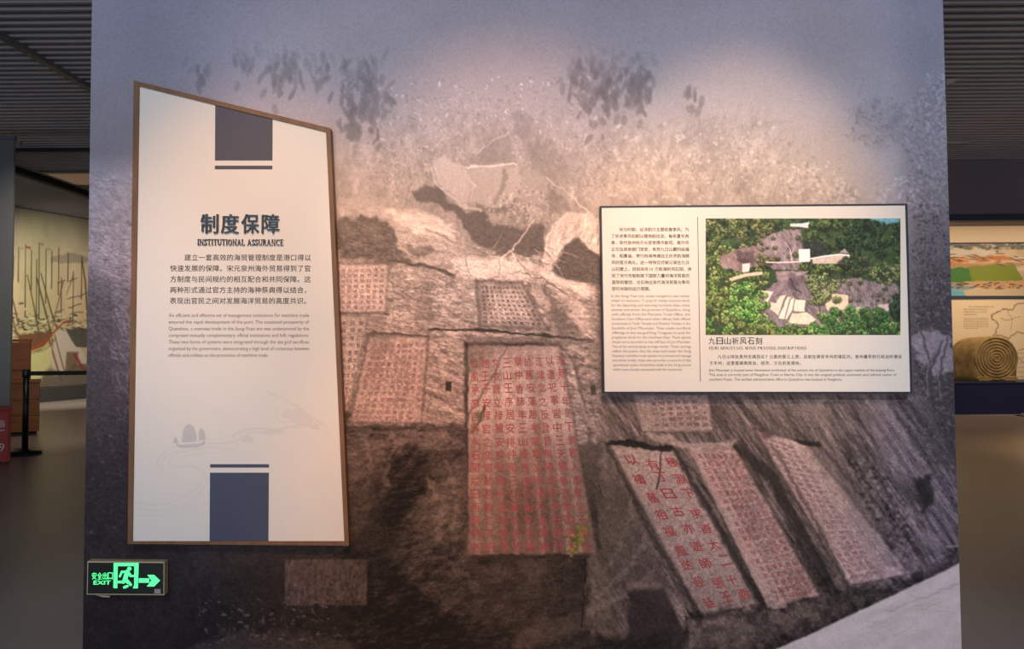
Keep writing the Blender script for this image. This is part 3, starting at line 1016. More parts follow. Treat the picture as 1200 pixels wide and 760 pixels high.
# upper part of the sheet, above the picture
zt = co[:, 2].max() - 0.02
M_up = mat('mural_sky_ink', tuple(lin((120 * MG * 1.12, 120 * MG * 1.13, 120 * MG * 1.27))), 0.8)
link('sky_print', box(x_l + 0.001, x_r - 0.001, -0.0010, -0.0003, zt, 3.39), M_up, mural)

# carved characters
M_red = mat('red_paint_ink', lin((168, 78, 80)), 0.8, noise=0.22, scale=(30, 30, 30))
M_redf = mat('faded_red_ink', lin((160, 104, 108)), 0.8, noise=0.25, scale=(30, 30, 30))
M_redb = mat('strong_red_ink', lin((178, 66, 68)), 0.8, noise=0.2, scale=(30, 30, 30))
M_pale = mat('pale_stone_ink', lin((196, 184, 186)), 0.8, noise=0.2, scale=(30, 30, 30))
M_dim = mat('dim_stone_ink', lin((112, 78, 80)), 0.8, noise=0.3, scale=(30, 30, 30))
POOL = '淳熙十年岁在昭阳单阏闰月廿有四日郡守司马伋同典宗赵子涛提舶林劭统军韩俊以遣舶祈风于延福寺通远善利广福王祠下修故事也遍览胜概少憩怀古堂待潮泛舟而归嘉泰辛酉冬十月三山王彦居安排仲南父皆阳方道夫石林文登云海'
LT = MY - 0.0009


def grid_text(name, q, cols, rows, m, size=0.8, off=0.0, jit=0.06, text=None, skip=0.0, skew=None):
    L_ = Lettering(plane=((0, LT, 0), (0, 1, 0)))
    TL, TR, BR, BL = [np.array(p, float) for p in q]

    def B(u, t):
        return TL * (1 - u) * (1 - t) + TR * u * (1 - t) + BR * u * t + BL * (1 - u) * t
    k_ = 0
    for c in range(cols):
        for r in range(rows):
            ch = text[c][r] if text and c < len(text) and r < len(text[c]) else R.choice(POOL)
            k_ += 1
            if R.random() < skip or ch == ' ':
                continue
            uc = 1 - (c + .5) / cols + R.uniform(-jit, jit) / cols
            vc = (r + .5) / rows + R.uniform(-jit, jit) / rows
            du, dv = size / cols / 2, size / rows / 2
            sh = R.uniform(-.12, .12) * du
            L_.quad(ch, [B(uc - du + sh, vc - dv), B(uc + du + sh, vc - dv), B(uc + du - sh, vc + dv), B(uc - du - sh, vc + dv)], off)
    return L_.build(name, m, mural)


textD = ['淳熙十年冬下澣郡人康敎', '以遣祀事宮中三天獨舉', '江津念之反登昔無陽從昔市石登',
         '於舊安藻趙考龍驗父皆陽方孟容', '章仲香誌年三山遜桂道夫南安李', '三山王序居安排仲南三山董文', '文衣歲立禄釐安禄安廟所石',
         '趙王子安禄官之度道勤君善之', '松風承來吉將永石閒戌日而歸']
grid_text('carved_characters', [(550, 418), (662, 414), (696, 648), (549, 648)], 9, 15, M_red, 0.72, 0.008, 0.05, text=[s + '記' * 0 for s in textD])
grid_text('carved_characters', [(412, 398), (499, 398), (492, 494), (413, 493)] if False else [(436, 402), (500, 400), (492, 494), (413, 492)], 9, 13, M_redf, 0.62, 0.0)
grid_text('carved_characters', [(398, 314), (452, 313), (449, 363), (398, 363)], 7, 8, M_redf, 0.62, 0.0)
grid_text('carved_characters', [(398, 374), (430, 374), (408, 478), (401, 478)], 3, 12, M_dim, 0.6, 0.0)
grid_text('carved_characters', [(563, 334), (610, 335), (637, 382), (566, 379)], 10, 9, M_dim, 0.62, 0.004)
grid_text('carved_characters', [(760, 470), (828, 466), (832, 500), (766, 501)], 7, 5, M_dim, 0.66, 0.0)
textG = ['  下太寶太二十', '祖御曰古亦道師裴', '有 十 日 去 遂', '次設於延福風迎坐']
textG = ['極淵下求資太二十', '有丁日古亦遊師張', '以禱蕃祖福風送迎廷']
grid_text('carved_characters', [(722, 530), (794, 532), (884, 704), (824, 716)], 3, 9, M_redb, 0.60, 0.014, 0.16, text=textG)
grid_text('carved_characters', [(815, 530), (860, 530), (956, 696), (910, 706)], 6, 20, M_red, 0.66, 0.0)
grid_text('carved_characters', [(888, 508), (930, 522), (1032, 672), (998, 680)], 4, 26, M_redf, 0.66, 0.0)
grid_text('carved_characters', [(338, 660), (400, 660), (400, 704), (338, 704)], 8, 7, M_dim, 0.55, 0.0)

# ================================================================== TITLE PANEL
PY = -0.040
o4 = [(156.5, 94), (387, 150), (409, 639), (149.5, 637)]
i4 = [(163, 101), (382, 154.5), (403.5, 634), (155, 634)]
M_wood = mat('frame_wood', lin((120, 88, 62)), 0.5, noise=0.22, scale=(30, 30, 6), spec=0.4)
M_board = mat('title_board_white', lin((233, 229, 224)), 0.55, spec=0.3)
M_char = mat('charcoal_print', lin((76, 76, 92)), 0.6)
M_navy = mat('navy_print', lin((70, 76, 102)), 0.6)
pc = W(279, 637, -0.02)
tp = thing('title_panel', 'tall white slant-topped title panel in a thin wooden frame', 'panel', (pc.x, -0.02, pc.z))
link('board', prism([W(px, py, PY + 0.006) for px, py in ((159, 97), (385, 152), (406, 637), (152, 636))], -0.003), M_board, tp)
for i in range(4):
    j = (i + 1) % 4
    link('frame_rail', prism([W(*o4[i], PY), W(*o4[j], PY), W(*i4[j], PY), W(*i4[i], PY)], -0.003), M_wood, tp)
BP = PY + 0.0055


def flat(name, pts, m, parent, y=BP, t=0.0004):
    return link(name, prism([W(a, b, y) for a, b in pts], y + t), m, parent)


flat('colour_block', [(252.2, 121.5), (319.5, 138.0), (319.3, 188), (251.8, 188)], M_char, tp)
flat('stripe', [(251.8, 194), (319.2, 194), (319.1, 198.3), (251.7, 198.3)], M_char, tp)
flat('stripe', [(246.2, 543.6), (315.2, 543.6), (315.2, 547.6), (246.2, 547.6)], M_navy, tp)
flat('colour_block', [(246, 553.5), (315.1, 553.5), (314.6, 634.5), (245.5, 634.5)], M_navy, tp)
# faint wave ribbons and the junk
M_w1 = mat('faint_wave_ink', lin((225, 221, 217)), 0.6)
M_w2 = mat('junk_ink', lin((204, 202, 203)), 0.6)


def ribbon(pts, w0, w1, n=30):
    """smooth band through px points"""
    P = np.array(pts, float)
    t = np.linspace(0, len(P) - 1, n)
    out = []
    for tt in t:
        i = min(int(tt), len(P) - 2)
        f = tt - i
        p0, p1, p2, p3 = P[max(i - 1, 0)], P[i], P[i + 1], P[min(i + 2, len(P) - 1)]
        out.append(0.5 * ((2 * p1) + (-p0 + p2) * f + (2 * p0 - 5 * p1 + 4 * p2 - p3) * f * f + (-p0 + 3 * p1 - 3 * p2 + p3) * f ** 3))
    Q = np.array(out)
    d = np.gradient(Q, axis=0)
    nn = np.stack([-d[:, 1], d[:, 0]], 1)
    nn /= np.linalg.norm(nn, axis=1)[:, None] + 1e-9
    wd = np.interp(np.arange(n), [0, n / 2, n - 1], [w0, (w0 + w1) * .6, w1])[:, None] / 2
    V = np.concatenate([Q + nn * wd, Q - nn * wd])
    return V, [(i, i + 1, i + 1 + n, i + n) for i in range(n - 1)]


Lw = Lettering(plane=((0, BP - 0.0001, 0), (0, 1, 0)))
wk = 0.0
for pts, a, b in (
        ([(155, 588), (190, 591), (222, 578), (238, 562), (232, 548), (208, 546), (198, 543), (206, 532), (240, 524), (272, 526), (278, 520), (268, 516)], 1.2, .8),
        ([(155, 596), (196, 597), (226, 585), (242, 565), (236, 550), (214, 540), (222, 533), (262, 530)], .8, .6),
        ([(188, 548), (184, 540), (198, 526), (224, 520), (262, 519), (285, 512), (296, 506), (330, 508)], 1.4, .8),
        ([(192, 552), (190, 541), (204, 530), (240, 526)], .8, .6),
        ([(272, 512), (280, 506), (300, 502), (330, 502), (352, 496)], 2.5, 1.0),
        ([(312, 459), (330, 466), (348, 476), (352, 486), (340, 494), (326, 492), (324, 482), (330, 476)], 1.3, .8),
        ([(320, 461), (338, 470), (356, 482), (364, 494), (352, 500), (336, 498)], 1.0, .6),
        ([(348, 474), (362, 486), (376, 496), (384, 506), (378, 512)], 1.2, .6),
        ([(372, 492), (383, 500), (386, 508)], .9, .6),
        ([(160, 604), (196, 603), (236, 590)], .6, .5)):
    rv, rf = ribbon(pts, a, b)
    wk += 0.00004
    Lw.add(rv, rf, np.full(len(rv), wk))
for ex_, ey_, ea, eb, er in ((352, 489, 15, 8, .35), (338, 484, 8, 5, -.4), (289, 514, 8, 4, .1), (366, 497, 9, 4, .5), (318, 505, 14, 3, -.1)):
    q = [(ex_ + ea * (1 + .12 * math.sin(5 * t)) * math.cos(t) * math.cos(er) - eb * math.sin(t) * math.sin(er), ey_ + ea * math.cos(t) * math.sin(er) + eb * (1 + .15 * math.cos(3 * t)) * math.sin(t) * math.cos(er)) for t in np.linspace(0, 2 * math.pi, 25)[:-1]]
    wk += 0.00004
    Lw.add(np.array(q, float), [tuple(range(len(q)))], np.full(len(q), wk))
Lw.build('wave_print', M_w1, tp)
Lj = Lettering(plane=((0, BP - 0.0004, 0), (0, 1, 0)))
for q in ([(213, 518), (214, 506), (217, 499), (222, 496), (227, 500), (230, 508), (230, 517)], [(233, 516), (233, 505), (236, 501), (240, 506), (241, 515)],
          [(203, 519), (204, 513), (207, 512), (209, 519)], [(206, 519.5), (212, 521), (232, 520), (241, 516), (240, 521), (230, 524), (214, 524.5), (208, 523)]):
    Lj.add(np.array(q, float), [tuple(range(len(q)))])
Lj.build('junk_print', M_w2, tp)
# raised title
M_tit = mat('title_letters_blue', lin((38, 56, 72)), 0.45)
TY = BP
L1 = Lettering(plane=((0, TY - 0.004, 0), (0, 1, 0)))
for i, ch in enumerate('制度保障'):
    x0 = 235.5 + i * 23.8
    L1.quad(ch, [(x0, 250.5), (x0 + 20.5, 250.7), (x0 + 20.3, 273.6), (x0 - .2, 273.4)], 0.012, 0.004)
L1.build('title_characters', M_tit, tp)
L2 = Lettering(plane=((0, TY - 0.0006, 0), (0, 1, 0)))
serif_line(L2, 'INSTITUTIONAL ASSURANCE', 231.5, 332.5, 287.3, 7.2, 0.004, 0.005)
L2.build('title_letters', M_tit, tp)
M_txt = mat('body_text_ink', lin((62, 54, 54)), 0.7)
M_txt2 = mat('body_text_grey', lin((112, 98, 94)), 0.7)
L3 = Lettering(plane=((0, BP - 0.0002, 0), (0, 1, 0)))
for i, s in enumerate(['\u3000\u3000建立一套高效的海贸管理制度是港口得以', '快速发展的保障。宋元泉州海外贸易得到了官', '方制度与民间规约的相互配合和共同保障。这', '两种形式通过官方主持的海神祭典得以结合，', '表现出官民之间对发展海洋贸易的高度共识。']):
    L3.cjk(s, 199.4 - i * .15, 8.27, 304.6 + i * 12.65, 8.1, 0.001, 0.010)
L3.build('chinese_text', M_txt, tp)
L4 = Lettering(plane=((0, BP - 0.0002, 0), (0, 1, 0)))
E = ['An efficient and effective set of management institutions for maritime trade', 'ensured the rapid development of the port. The sustained prosperity of', 'Quanzhou. s overseas trade in the Song-Yuan era was underpinned by the',
     'comprised mutually complementary official institutions and folk regulations.', 'These two forms of systems were integrated through the sea god sacrifices', 'organized by the government, demonstrating a high level of consensus between', 'officials and civilians on the promotion of maritime trade.']
for i, s in enumerate(E):
    L4.line(s, 198 - i * .1, 362.2 if i < 6 else 314.5, 371.2 + i * 7.78, 6.0, 0.0, 0.0)
L4.build('english_text', M_txt2, tp)

# ================================================================== PHOTO PANEL
QY = -0.038
q4 = [(703.2, 241.2), (1063.4, 238.4), (1069.3, 460.6), (706.8, 460.4)]
M_edge = mat('dark_navy_edge', lin((34, 38, 54)), 0.5)
M_board2 = mat('photo_board_cream', lin((236, 226, 216)), 0.5, spec=0.3)
pc = W(886, 460, -0.02)
pp = thing('photo_panel', 'wide cream text panel with a green hillside photograph and dark edge', 'panel', (pc.x, -0.02, pc.z))
ctr = np.mean(np.array(q4), 0)
q4i = [(a + (1.9 if a < ctr[0] else -2.4), b + (2.0 if b < ctr[1] else -1.8)) for a, b in q4]
link('board', prism([W(a, b, QY + 0.002) for a, b in q4i], -0.003), M_board2, pp)
for i in range(4):
    j = (i + 1) % 4
    link('edge_strip', prism([W(*q4[i], QY), W(*q4[j], QY), W(*q4i[j], QY), W(*q4i[i], QY)], -0.003), M_edge, pp)
QP = QY + 0.0014
flat('divider_line', [(817.2, 254), (817.9, 254), (821.1, 447), (820.4, 447)], M_txt, pp, QP)
L5 = Lettering(plane=((0, QP, 0), (0, 1, 0)))
CN = ['\u3000\u3000宋元时期，远洋航行主要依靠季风。为', '了祈求季风如期以便商船往返，每年夏冬两', '季，宋代泉州地方长官常携市舶司、南外宗', '正司及其他部门官吏，来到九日山麓的延福', '寺、昭惠庙，举行向海神通远王祈求航海顺',
      '风的官方典礼。这一特殊仪式被记录在九日', '山石壁上，目前尚存10方航海祈风石刻，体', '现了宋代市舶制度下国家力量对海洋贸易的', '倡导和管控，也反映出宋代海洋贸易与季风', '密切关联的运行周期。']
for i, s in enumerate(CN):
    L5.cjk(s, 715.8 + i * .12, 91.5 / len(CN[1]), 270.6 + i * 7.72, 4.9, 0.0, 0.012)
L5.build('chinese_text', M_txt, pp)
L6 = Lettering(plane=((0, QP, 0), (0, 1, 0)))
EN = ['In the Song-Yuan era, ocean navigation was mainly', 'reliant on monsoons. To pray for timely monsoon winds', 'for the departing and returning merchant ships, every', 'summer and winter, the governor of Quanzhou, along', 'with officials from the Maritime Trade Office, the',
      'Southern Clan Office and other offices, held official', 'ceremonies in Yanfu Temple and Zhaohui Temple in the', 'foothills of Jiuri Mountain. They made sacrificial', 'offerings to the sea god King Tongyuan to pray for', 'propitious winds for the merchant ships. These special',
      'rituals were recorded on the cliff face of Jiuri Mountain.', 'Ten of the wind-praying carvings remain. These carvings', 'reflect the power that the state held under the Song', "Dynasty's maritime trade system to promote and manage", 'maritime trade; they also provide a record of the',
      'operational cycles of maritime trade in the Song period,', 'which were closely connected with the monsoons.']
for i, s in enumerate(EN):
    L6.line(s, 716.2 + i * .12, 808.2 + i * .13 if i < 16 else 800, 348.0 + i * 5.38, 4.3, 0.0, 0.002)
L6.build('english_text', M_txt2, pp)
L7 = Lettering(plane=((0, QP, 0), (0, 1, 0)))
for i, ch in enumerate('九日山祈风石刻'):
    x0 = 830.3 + i * 9.15
    L7.quad(ch, [(x0, 395.2), (x0 + 7.8, 395.2), (x0 + 7.9, 403.4), (x0 + .1, 403.4)], 0.016)
L7.build('title_characters', M_edge, pp)
L8 = Lettering(plane=((0, QP, 0), (0, 1, 0)))
serif_line(L8, 'JIURI MOUNTAIN WIND PRAYING INSCRIPTIONS', 830.4, 945, 409.3, 3.4)
for i, s in enumerate(['\u3000\u3000九日山地处泉州古城西北7公里的晋江上游，目前在南安丰州的辖区内。泉州最早的行政治所便设', '于丰州，这里是闽南政治、经济、文化的发源地。']):
    L8.cjk(s, 831 + i * .2, 5.03, 419.4 + i * 7.6, 4.7, 0.0, 0.012)
for i, (s, e) in enumerate([('Jiuri Mountain is located seven kilometers northwest of the ancient city of Quanzhou in the upper reaches of the Jinjiang River.', 1049), ("This area is currently part of Fengzhou Town in Nan'an City. It was the original political, economic and cultural center of", 1050.5), ('southern Fujian. The earliest administrative office in Quanzhou was located in Fengzhou.', 987)]):
    L8.line(s, 830.6 + i * .3, e, 434.8 + i * 5.4, 4.3, 0.0, 0.002)
L8.build('caption_text', M_txt, pp)

# hillside photograph
pv = Canvas(827, 255.8, 1055.5, 392.3, 0.7)
X2, Y2 = pv.X, pv.Y
pv.C[:] = (44, 66, 34)
pv.rs = np.random.RandomState(5)
R = random.Random(9)
gn = pv.fbm(24, 24, 0, 4, 201)[..., None]
pv.C = pv.C * (0.6 + gn * .8)


def foliage(n, bx, rmin, rmax, cols, test=None, a=.9):
    """rounded tree crowns: a dark skirt, then light tufts on the sunny side"""
    pts = []
    for _ in range(n):
        x, y = R.uniform(bx[0], bx[2]), R.uniform(bx[1], bx[3])
        if test and not test(x, y):
            continue
        pts.append((y, x))
    for y, x in sorted(pts):
        r = R.uniform(rmin, rmax)
        c = R.choice(cols)
        d = tuple(v * .42 for v in c)
        pv.dab(x, y + r * .3, r * 1.05, r * .85, 0, d, .75, .3)
        for _ in range(9):
            a_ = R.uniform(0, 6.28)
            q = r * math.sqrt(R.random()) * .85
            f = 1.15 - .5 * (math.sin(a_) * q / r * .5 + .5) + R.uniform(-.15, .15)
            pv.dab(x + math.cos(a_) * q, y + math.sin(a_) * q * .8, r * .26, r * .2, R.uniform(0, 180), tuple(min(255, v * f) for v in c), a, .4)


DG = [(58, 88, 40), (44, 72, 34), (70, 98, 46), (50, 80, 44)]
MGc = [(110, 140, 60), (96, 132, 52), (128, 148, 74), (84, 120, 48)]
BG = [(96, 160, 62), (120, 176, 72), (80, 146, 58), (140, 182, 92)]
foliage(150, (825, 252, 1060, 318), 4, 8, DG)
foliage(60, (825, 256, 905, 300), 3.5, 6.5, [(98, 118, 62), (82, 106, 52), (120, 128, 76)])
foliage(60, (825, 290, 900, 340), 3.5, 6, [(122, 146, 74), (104, 136, 60), (84, 112, 50)])
foliage(34, (985, 260, 1058, 300), 4, 8, [(38, 66, 38), (50, 78, 44)])
# sky sliver
pv.poly([(1018, 255), (1056, 255), (1056, 259), (1040, 262), (1025, 259)], (96, 170, 190), .8, 2, 2)


def rockp(q, c, grain=50, ang=60, wob=1.5, soft=1.2, s=(12, 3), a=1):
    m = pv.mask(q, soft, wob)
    pv.put(m, c, a)
    n = (pv.fbm(s[0], s[1], ang, 4, 221, .7) - .5) * grain
    pv.C += (m * n)[..., None]


rockp([(888, 282), (905, 272), (930, 268), (940, 270), (942, 300), (935, 316), (905, 316), (890, 305)], (112, 102, 104), 80, 70)
rockp([(842, 300), (862, 293), (888, 288), (892, 310), (872, 318), (846, 314)], (122, 106, 100), 90, 40)
pv.poly([(862, 292), (884, 296), (884, 312), (864, 308)], (60, 50, 52), .7, 2, 2)
pv.poly([(900, 282), (912, 275), (918, 290), (905, 300)], (150, 138, 140), .5, 3, 2)
pv.poly([(940, 280), (968, 284), (972, 306), (944, 310)], (34, 40, 38), .9, 3, 2)
rockp([(905, 336), (928, 316), (946, 322), (968, 330), (1000, 326), (1048, 332), (1054, 338), (1054, 378), (900, 384), (884, 345)], (106, 98, 98), 90, 62)
rockp([(880, 350), (904, 336), (925, 320), (938, 316), (932, 334), (905, 350)], (114, 102, 108), 60, -30)
rockp([(908, 318), (948, 317), (940, 322), (912, 330)], (132, 120, 116), 50, 0)
foliage(8, (888, 300, 910, 308), 4, 6, [(128, 122, 92), (108, 108, 70)])
foliage(46, (888, 262, 945, 320), 2, 3.6, [(96, 112, 60), (84, 92, 56), (112, 118, 76)], lambda x, y: R.random() < .4 or x < 900)
foliage(34, (985, 328, 1056, 352), 2, 3.6, [(84, 104, 58), (100, 104, 70)], lambda x, y: R.random() < .6)
for _ in range(14):
    x_, y_ = R.uniform(985, 1050), R.uniform(334, 352)
    pv.stroke([(x_, y_), (x_ + R.uniform(-3, 3), y_ + R.uniform(8, 18))], 1.2, .8, R.choice([(70, 62, 64), (150, 138, 132)]), .5, .6)
# white railings, steps, stele, pavilion
pv.poly([(926, 262), (940, 261.5), (948, 260), (947, 267), (940, 266), (926, 265)], (206, 204, 206), .9, .8)
pv.poly([(936, 292), (949, 291.5), (949.5, 306), (936.5, 306)], (232, 226, 212), 1, .5)
pv.poly([(952, 303), (985, 297), (996, 299), (994, 309), (952, 309)], (186, 176, 156), .9, 1)
pv.stroke([(950, 303), (966, 300), (984, 298), (995, 299)], 1.6, 1.6, (230, 226, 220), .9, .5)
pv.poly([(983, 296), (990, 291), (995, 297)], (150, 140, 136), .9, .8)
pv.stroke([(898, 307), (912, 307.5), (948, 306)], 1.5, 1.5, (214, 208, 204), .8, .5)
pv.stroke([(928, 306), (926, 292), (920, 284)], 1, .6, (196, 186, 186), .8, .4)
pv.stroke([(927, 298), (932, 288)], .8, .5, (196, 186, 186), .8, .4)
pv.stroke([(858, 327), (874, 322), (892, 320)], 4, 4, (206, 190, 160), .9, 1)
pv.poly([(870, 309), (879, 308), (878, 318), (870, 319)], (214, 208, 196), .9, .8)
foliage(16, (935, 310, 985, 318), 2.5, 4.5, [(112, 136, 64), (96, 122, 56), (60, 88, 40)])
foliage(12, (985, 302, 1020, 325), 4, 7, [(48, 64, 40), (72, 82, 48)])
foliage(14, (1022, 312, 1056, 330), 4, 6, [(96, 116, 62), (110, 128, 76)])
# pale carved terraces
for q, c in (([(892, 340), (906, 341), (900, 353), (896, 352)], (226, 214, 188)), ([(914, 347), (921, 346), (915, 360), (908, 358)], (212, 196, 168)), ([(903, 354), (916, 356), (912, 370), (903, 362)], (206, 190, 164)),
             ([(923, 348), (931, 348), (929, 362), (922, 374), (912, 373)], (228, 214, 184)), ([(932, 351), (944, 352), (943, 365), (930, 364)], (224, 206, 176)), ([(928, 367), (946, 366), (956, 374), (950, 380), (924, 378)], (210, 192, 160)),
             ([(962, 346), (978, 344), (994, 346), (994, 362), (970, 364)], (206, 186, 150)), ([(995, 360), (1009, 360), (1010, 368), (997, 370)], (200, 184, 156)), ([(1030, 356), (1041, 356), (1043, 371), (1026, 370)], (178, 164, 150)), ([(1040, 370), (1048, 376), (1046, 381)], (196, 180, 160)),
             ([(860, 372), (868, 370), (874, 380), (870, 384), (862, 380)], (216, 200, 172)), ([(828, 357), (836, 358), (840, 364), (830, 362)], (206, 196, 172))):
    pv.poly(q, c, .95, .8, .5)
pv.poly([(924, 318), (938, 326), (936, 344), (922, 340)], (60, 52, 58), .45, 3, 3)
pv.stroke([(925, 326), (930, 336), (940, 344)], 3, 2, (46, 40, 46), .8, 1, 2)
pv.stroke([(938, 345), (926, 350), (920, 372)], 2, 1.5, (92, 78, 80), .8, .8)
# middle tree and the lower bushes
foliage(46, (940, 322, 982, 356), 3.5, 6, [(118, 142, 78), (96, 122, 62), (132, 148, 92)], lambda x, y: math.hypot(x - 962, (y - 340) * 1.2) < 24)
pv.stroke([(960, 372), (961, 358), (966, 346)], 1.5, 1, (60, 52, 44), .7, .5)
foliage(100, (852, 330, 900, 378), 3, 6, BG, lambda x, y: math.hypot(x - 874, (y - 358) * 1.0) < 26)
foliage(40, (826, 332, 852, 366), 3, 6, MGc)
foliage(150, (826, 366, 1056, 396), 3, 6.5, MGc + BG, lambda x, y: y > 378 or x < 862 or x > 960)
foliage(60, (960, 360, 1030, 394), 3.5, 6, [(76, 130, 58), (96, 150, 66), (64, 112, 50)])
foliage(26, (1010, 360, 1056, 394), 4, 6, [(48, 92, 40), (70, 116, 50)])
foliage(12, (1046, 345, 1056, 376), 4, 6, [(34, 62, 36)])
foliage(10, (864, 380, 905, 394), 3.5, 6, [(120, 142, 64)])
pv.C += ((pv.fbm(2.2, 2.2, 0, 2, 231) - .5) * 34)[..., None]
g_ = pv.C.mean(-1, keepdims=True)
rgb2 = (pv.C * .88 + g_ * .12) * np.array([1.30, 1.22, 1.26]) + 8
pv.build('hillside_photograph', print_mat('photo_ink', 0.5, 0.05, 700.0, 0.3), pp, ((0, QP, 0), (0, 1, 0)), rgb2)

# ================================================================== EXIT SIGN
SY = -0.036
M_house = mat('sign_housing_cream', lin((196, 180, 150)), 0.45, 0.2)
M_face = mat('sign_glass_black', lin((34, 40, 38)), 0.25)
M_green = mat('green_lit', (0.05, 0.9, 0.35), 0.4, emit=(0.12, 1.0, 0.30), estr=1.0)
M_stick = mat('sticker_grey', lin((150, 150, 150)), 0.6)
pc = W(148, 697, -0.02)
ex = thing('exit_sign', 'small rectangular emergency exit sign glowing green with running figure and arrow', 'sign', (pc.x, -0.02, pc.z))
s4 = [(102.2, 657.2), (192.6, 658.0), (192.4, 697.2), (101.4, 696.4)]
link('housing', prism([W(a, b, SY) for a, b in s4], -0.003, 0.0015), M_house, ex)
s4i = [(103.4, 658.8), (191.6, 659.4), (191.4, 695.8), (102.6, 695.2)]
link('face_plate', prism([W(a, b, SY - 0.0008) for a, b in s4i], SY + 0.001), M_face, ex)
GY = SY - 0.0012


def zx(x):
    return 90 + x / 10.0


def zy(y):
    return 640 + y / 10.0


def gp(name, polys, m=M_green, y=GY):
    L_ = Lettering(plane=((0, y, 0), (0, 1, 0)))
    for q in polys:
        L_.add(np.array([(zx(a), zy(b)) for a, b in q], float), [tuple(range(len(q)))])
    return L_.build(name, m, ex)


gp('door_symbol', [[(432, 192), (724, 192), (724, 230), (432, 230)], [(432, 230), (480, 230), (474, 488), (428, 486)], [(674, 230), (724, 230), (716, 490), (656, 490), (672, 452)]])


def cap(x0, y0, x1, y1, w0, w1=None, n=6):
    w1 = w1 or w0
    a = math.atan2(y1 - y0, x1 - x0)
    pts = []
    for k_ in range(n + 1):
        t = a + math.pi / 2 + math.pi * k_ / n
        pts.append((x0 + w0 / 2 * math.cos(t), y0 + w0 / 2 * math.sin(t)))
    for k_ in range(n + 1):
        t = a - math.pi / 2 + math.pi * k_ / n
        pts.append((x1 + w1 / 2 * math.cos(t), y1 + w1 / 2 * math.sin(t)))
    return pts


head = [(615 + 26 * math.cos(i * .524), 260 + 24 * math.sin(i * .524)) for i in range(12)]
gp('running_figure', [head, cap(590, 300, 560, 400, 56, 50), cap(580, 296, 528, 296, 26), cap(528, 296, 504, 350, 24), cap(604, 300, 632, 344, 28), cap(632, 344, 672, 344, 24),
                      cap(566, 400, 545, 414, 40), cap(550, 414, 488, 416, 30), cap(578, 390, 600, 420, 40), cap(600, 410, 630, 446, 34), cap(556, 478, 592, 464, 30)])
gp('arrow', [[(726, 372), (850, 372), (850, 424), (726, 424)], [(826, 332), (906, 332), (976, 398), (906, 468), (820, 468), (874, 398)]])
LX = Lettering(plane=((0, GY, 0), (0, 1, 0)))
for i, ch in enumerate('安全出口'):
    LX.quad(ch, [(zx(176 + i * 63), zy(304)), (zx(233 + i * 63), zy(304)), (zx(233 + i * 63), zy(386)), (zx(176 + i * 63), zy(386))], 0.016)
LX.quad('EXIT', [(zx(196), zy(398)), (zx(400), zy(398)), (zx(398), zy(446)), (zx(194), zy(446))], 0.03)
LX.build('sign_lettering', M_green, ex)
gp('sticker', [[(910, 498), (982, 498), (982, 552), (908, 550)]], M_stick)
link('mounting_tab', prism([W(a, b, -0.012) for a, b in ((112, 697), (129, 697.6), (128, 699.6), (121, 699.4))], -0.003), M_house, ex)

# ================================================================== LEFT HALL
# harbour painting on the far wall
hp = thing('harbour_painting', 'long pale painting of moored sailing junks on the far left wall', 'painting', tuple(LW0 + dirv * 5 + nrm * 0.02 + Vector((0, 0, 0.3))))
HPL = (tuple(LW0 + nrm * 0.02), tuple(nrm))
hv = Canvas(-70, 214, 150, 470, 0.9)
X3, Y3 = hv.X, hv.Y
hv.C[:] = 0
g = np.interp(Y3, [230, 300, 340, 400, 460], [0, .4, .7, .9, 1])[..., None]
hv.C = (1 - g) * np.array([196, 190, 168.]) + g * np.array([170, 146, 118.])
gsm = np.exp(-(((X3 - 45) / 20) ** 2))[..., None] * (np.interp(Y3, [230, 330, 420], [.1, .45, .6])[..., None])
hv.C = hv.C * (1 - gsm) + np.array([150, 160, 118.]) * gsm
hv.C += ((hv.fbm(14, 30, 0, 4, 301) - .5) * 28)[..., None]
R = random.Random(21)
DK = (58, 50, 46)
# distant shore
hv.poly([(60, 300), (80, 297), (104, 302), (150, 300), (150, 306), (60, 308)], (110, 104, 100), .5, 1.5, 2)
for x_, y0_, y1_ in ((22, 290, 330), (30, 286, 370), (37, 293, 340), (46, 285, 372), (43, 304, 375), (54, 292, 355), (61, 294, 338), (69, 290, 345), (72, 325, 370), (80, 296, 330), (86, 318, 380), (16, 300, 326), (96, 300, 350), (-10, 290, 370), (-30, 296, 372), (120, 290, 380)):
    hv.stroke([(x_, y0_), (x_ - .6, y1_)], 1.0, 1.5, DK, .75, .5)
for x_, y_, c in ((25, 290, (150, 150, 150)), (33, 289, (150, 60, 50)), (48, 285, (120, 125, 130)), (57, 291, (150, 130, 120)), (-8, 292, (150, 60, 50))):
    hv.poly([(x_ - 3, y_ - 1), (x_ + 3, y_), (x_ + 3, y_ + 3), (x_ - 3, y_ + 1)], c, .8, .6)
for pts, w_ in (([(43, 325), (52, 360), (62, 400), (66, 430)], 3), ([(32, 322), (40, 360), (46, 392)], 2), ([(10, 330), (22, 380)], 2), ([(8, 350), (20, 392)], 2), ([(48, 320), (60, 365), (70, 392)], 2.4), ([(96, 304), (100, 330), (104, 392)], 2.5), ([(62, 380), (74, 330)], 1.4), ([(78, 345), (86, 322)], 1.2)):
    hv.stroke(pts, w_ * .6, w_, (78, 58, 46), .8, .7)
for x_, y_, w_ in ((86, 327, 10), (86, 348, 12), (88, 358, 14), (90, 366, 16), (72, 330, 8), (70, 364, 10), (98, 345, 10)):
    hv.stroke([(x_ - w_ / 2, y_ + 2), (x_ + w_ / 2, y_ - 2)], 1.4, 1, (60, 54, 52), .7, .6, 1)
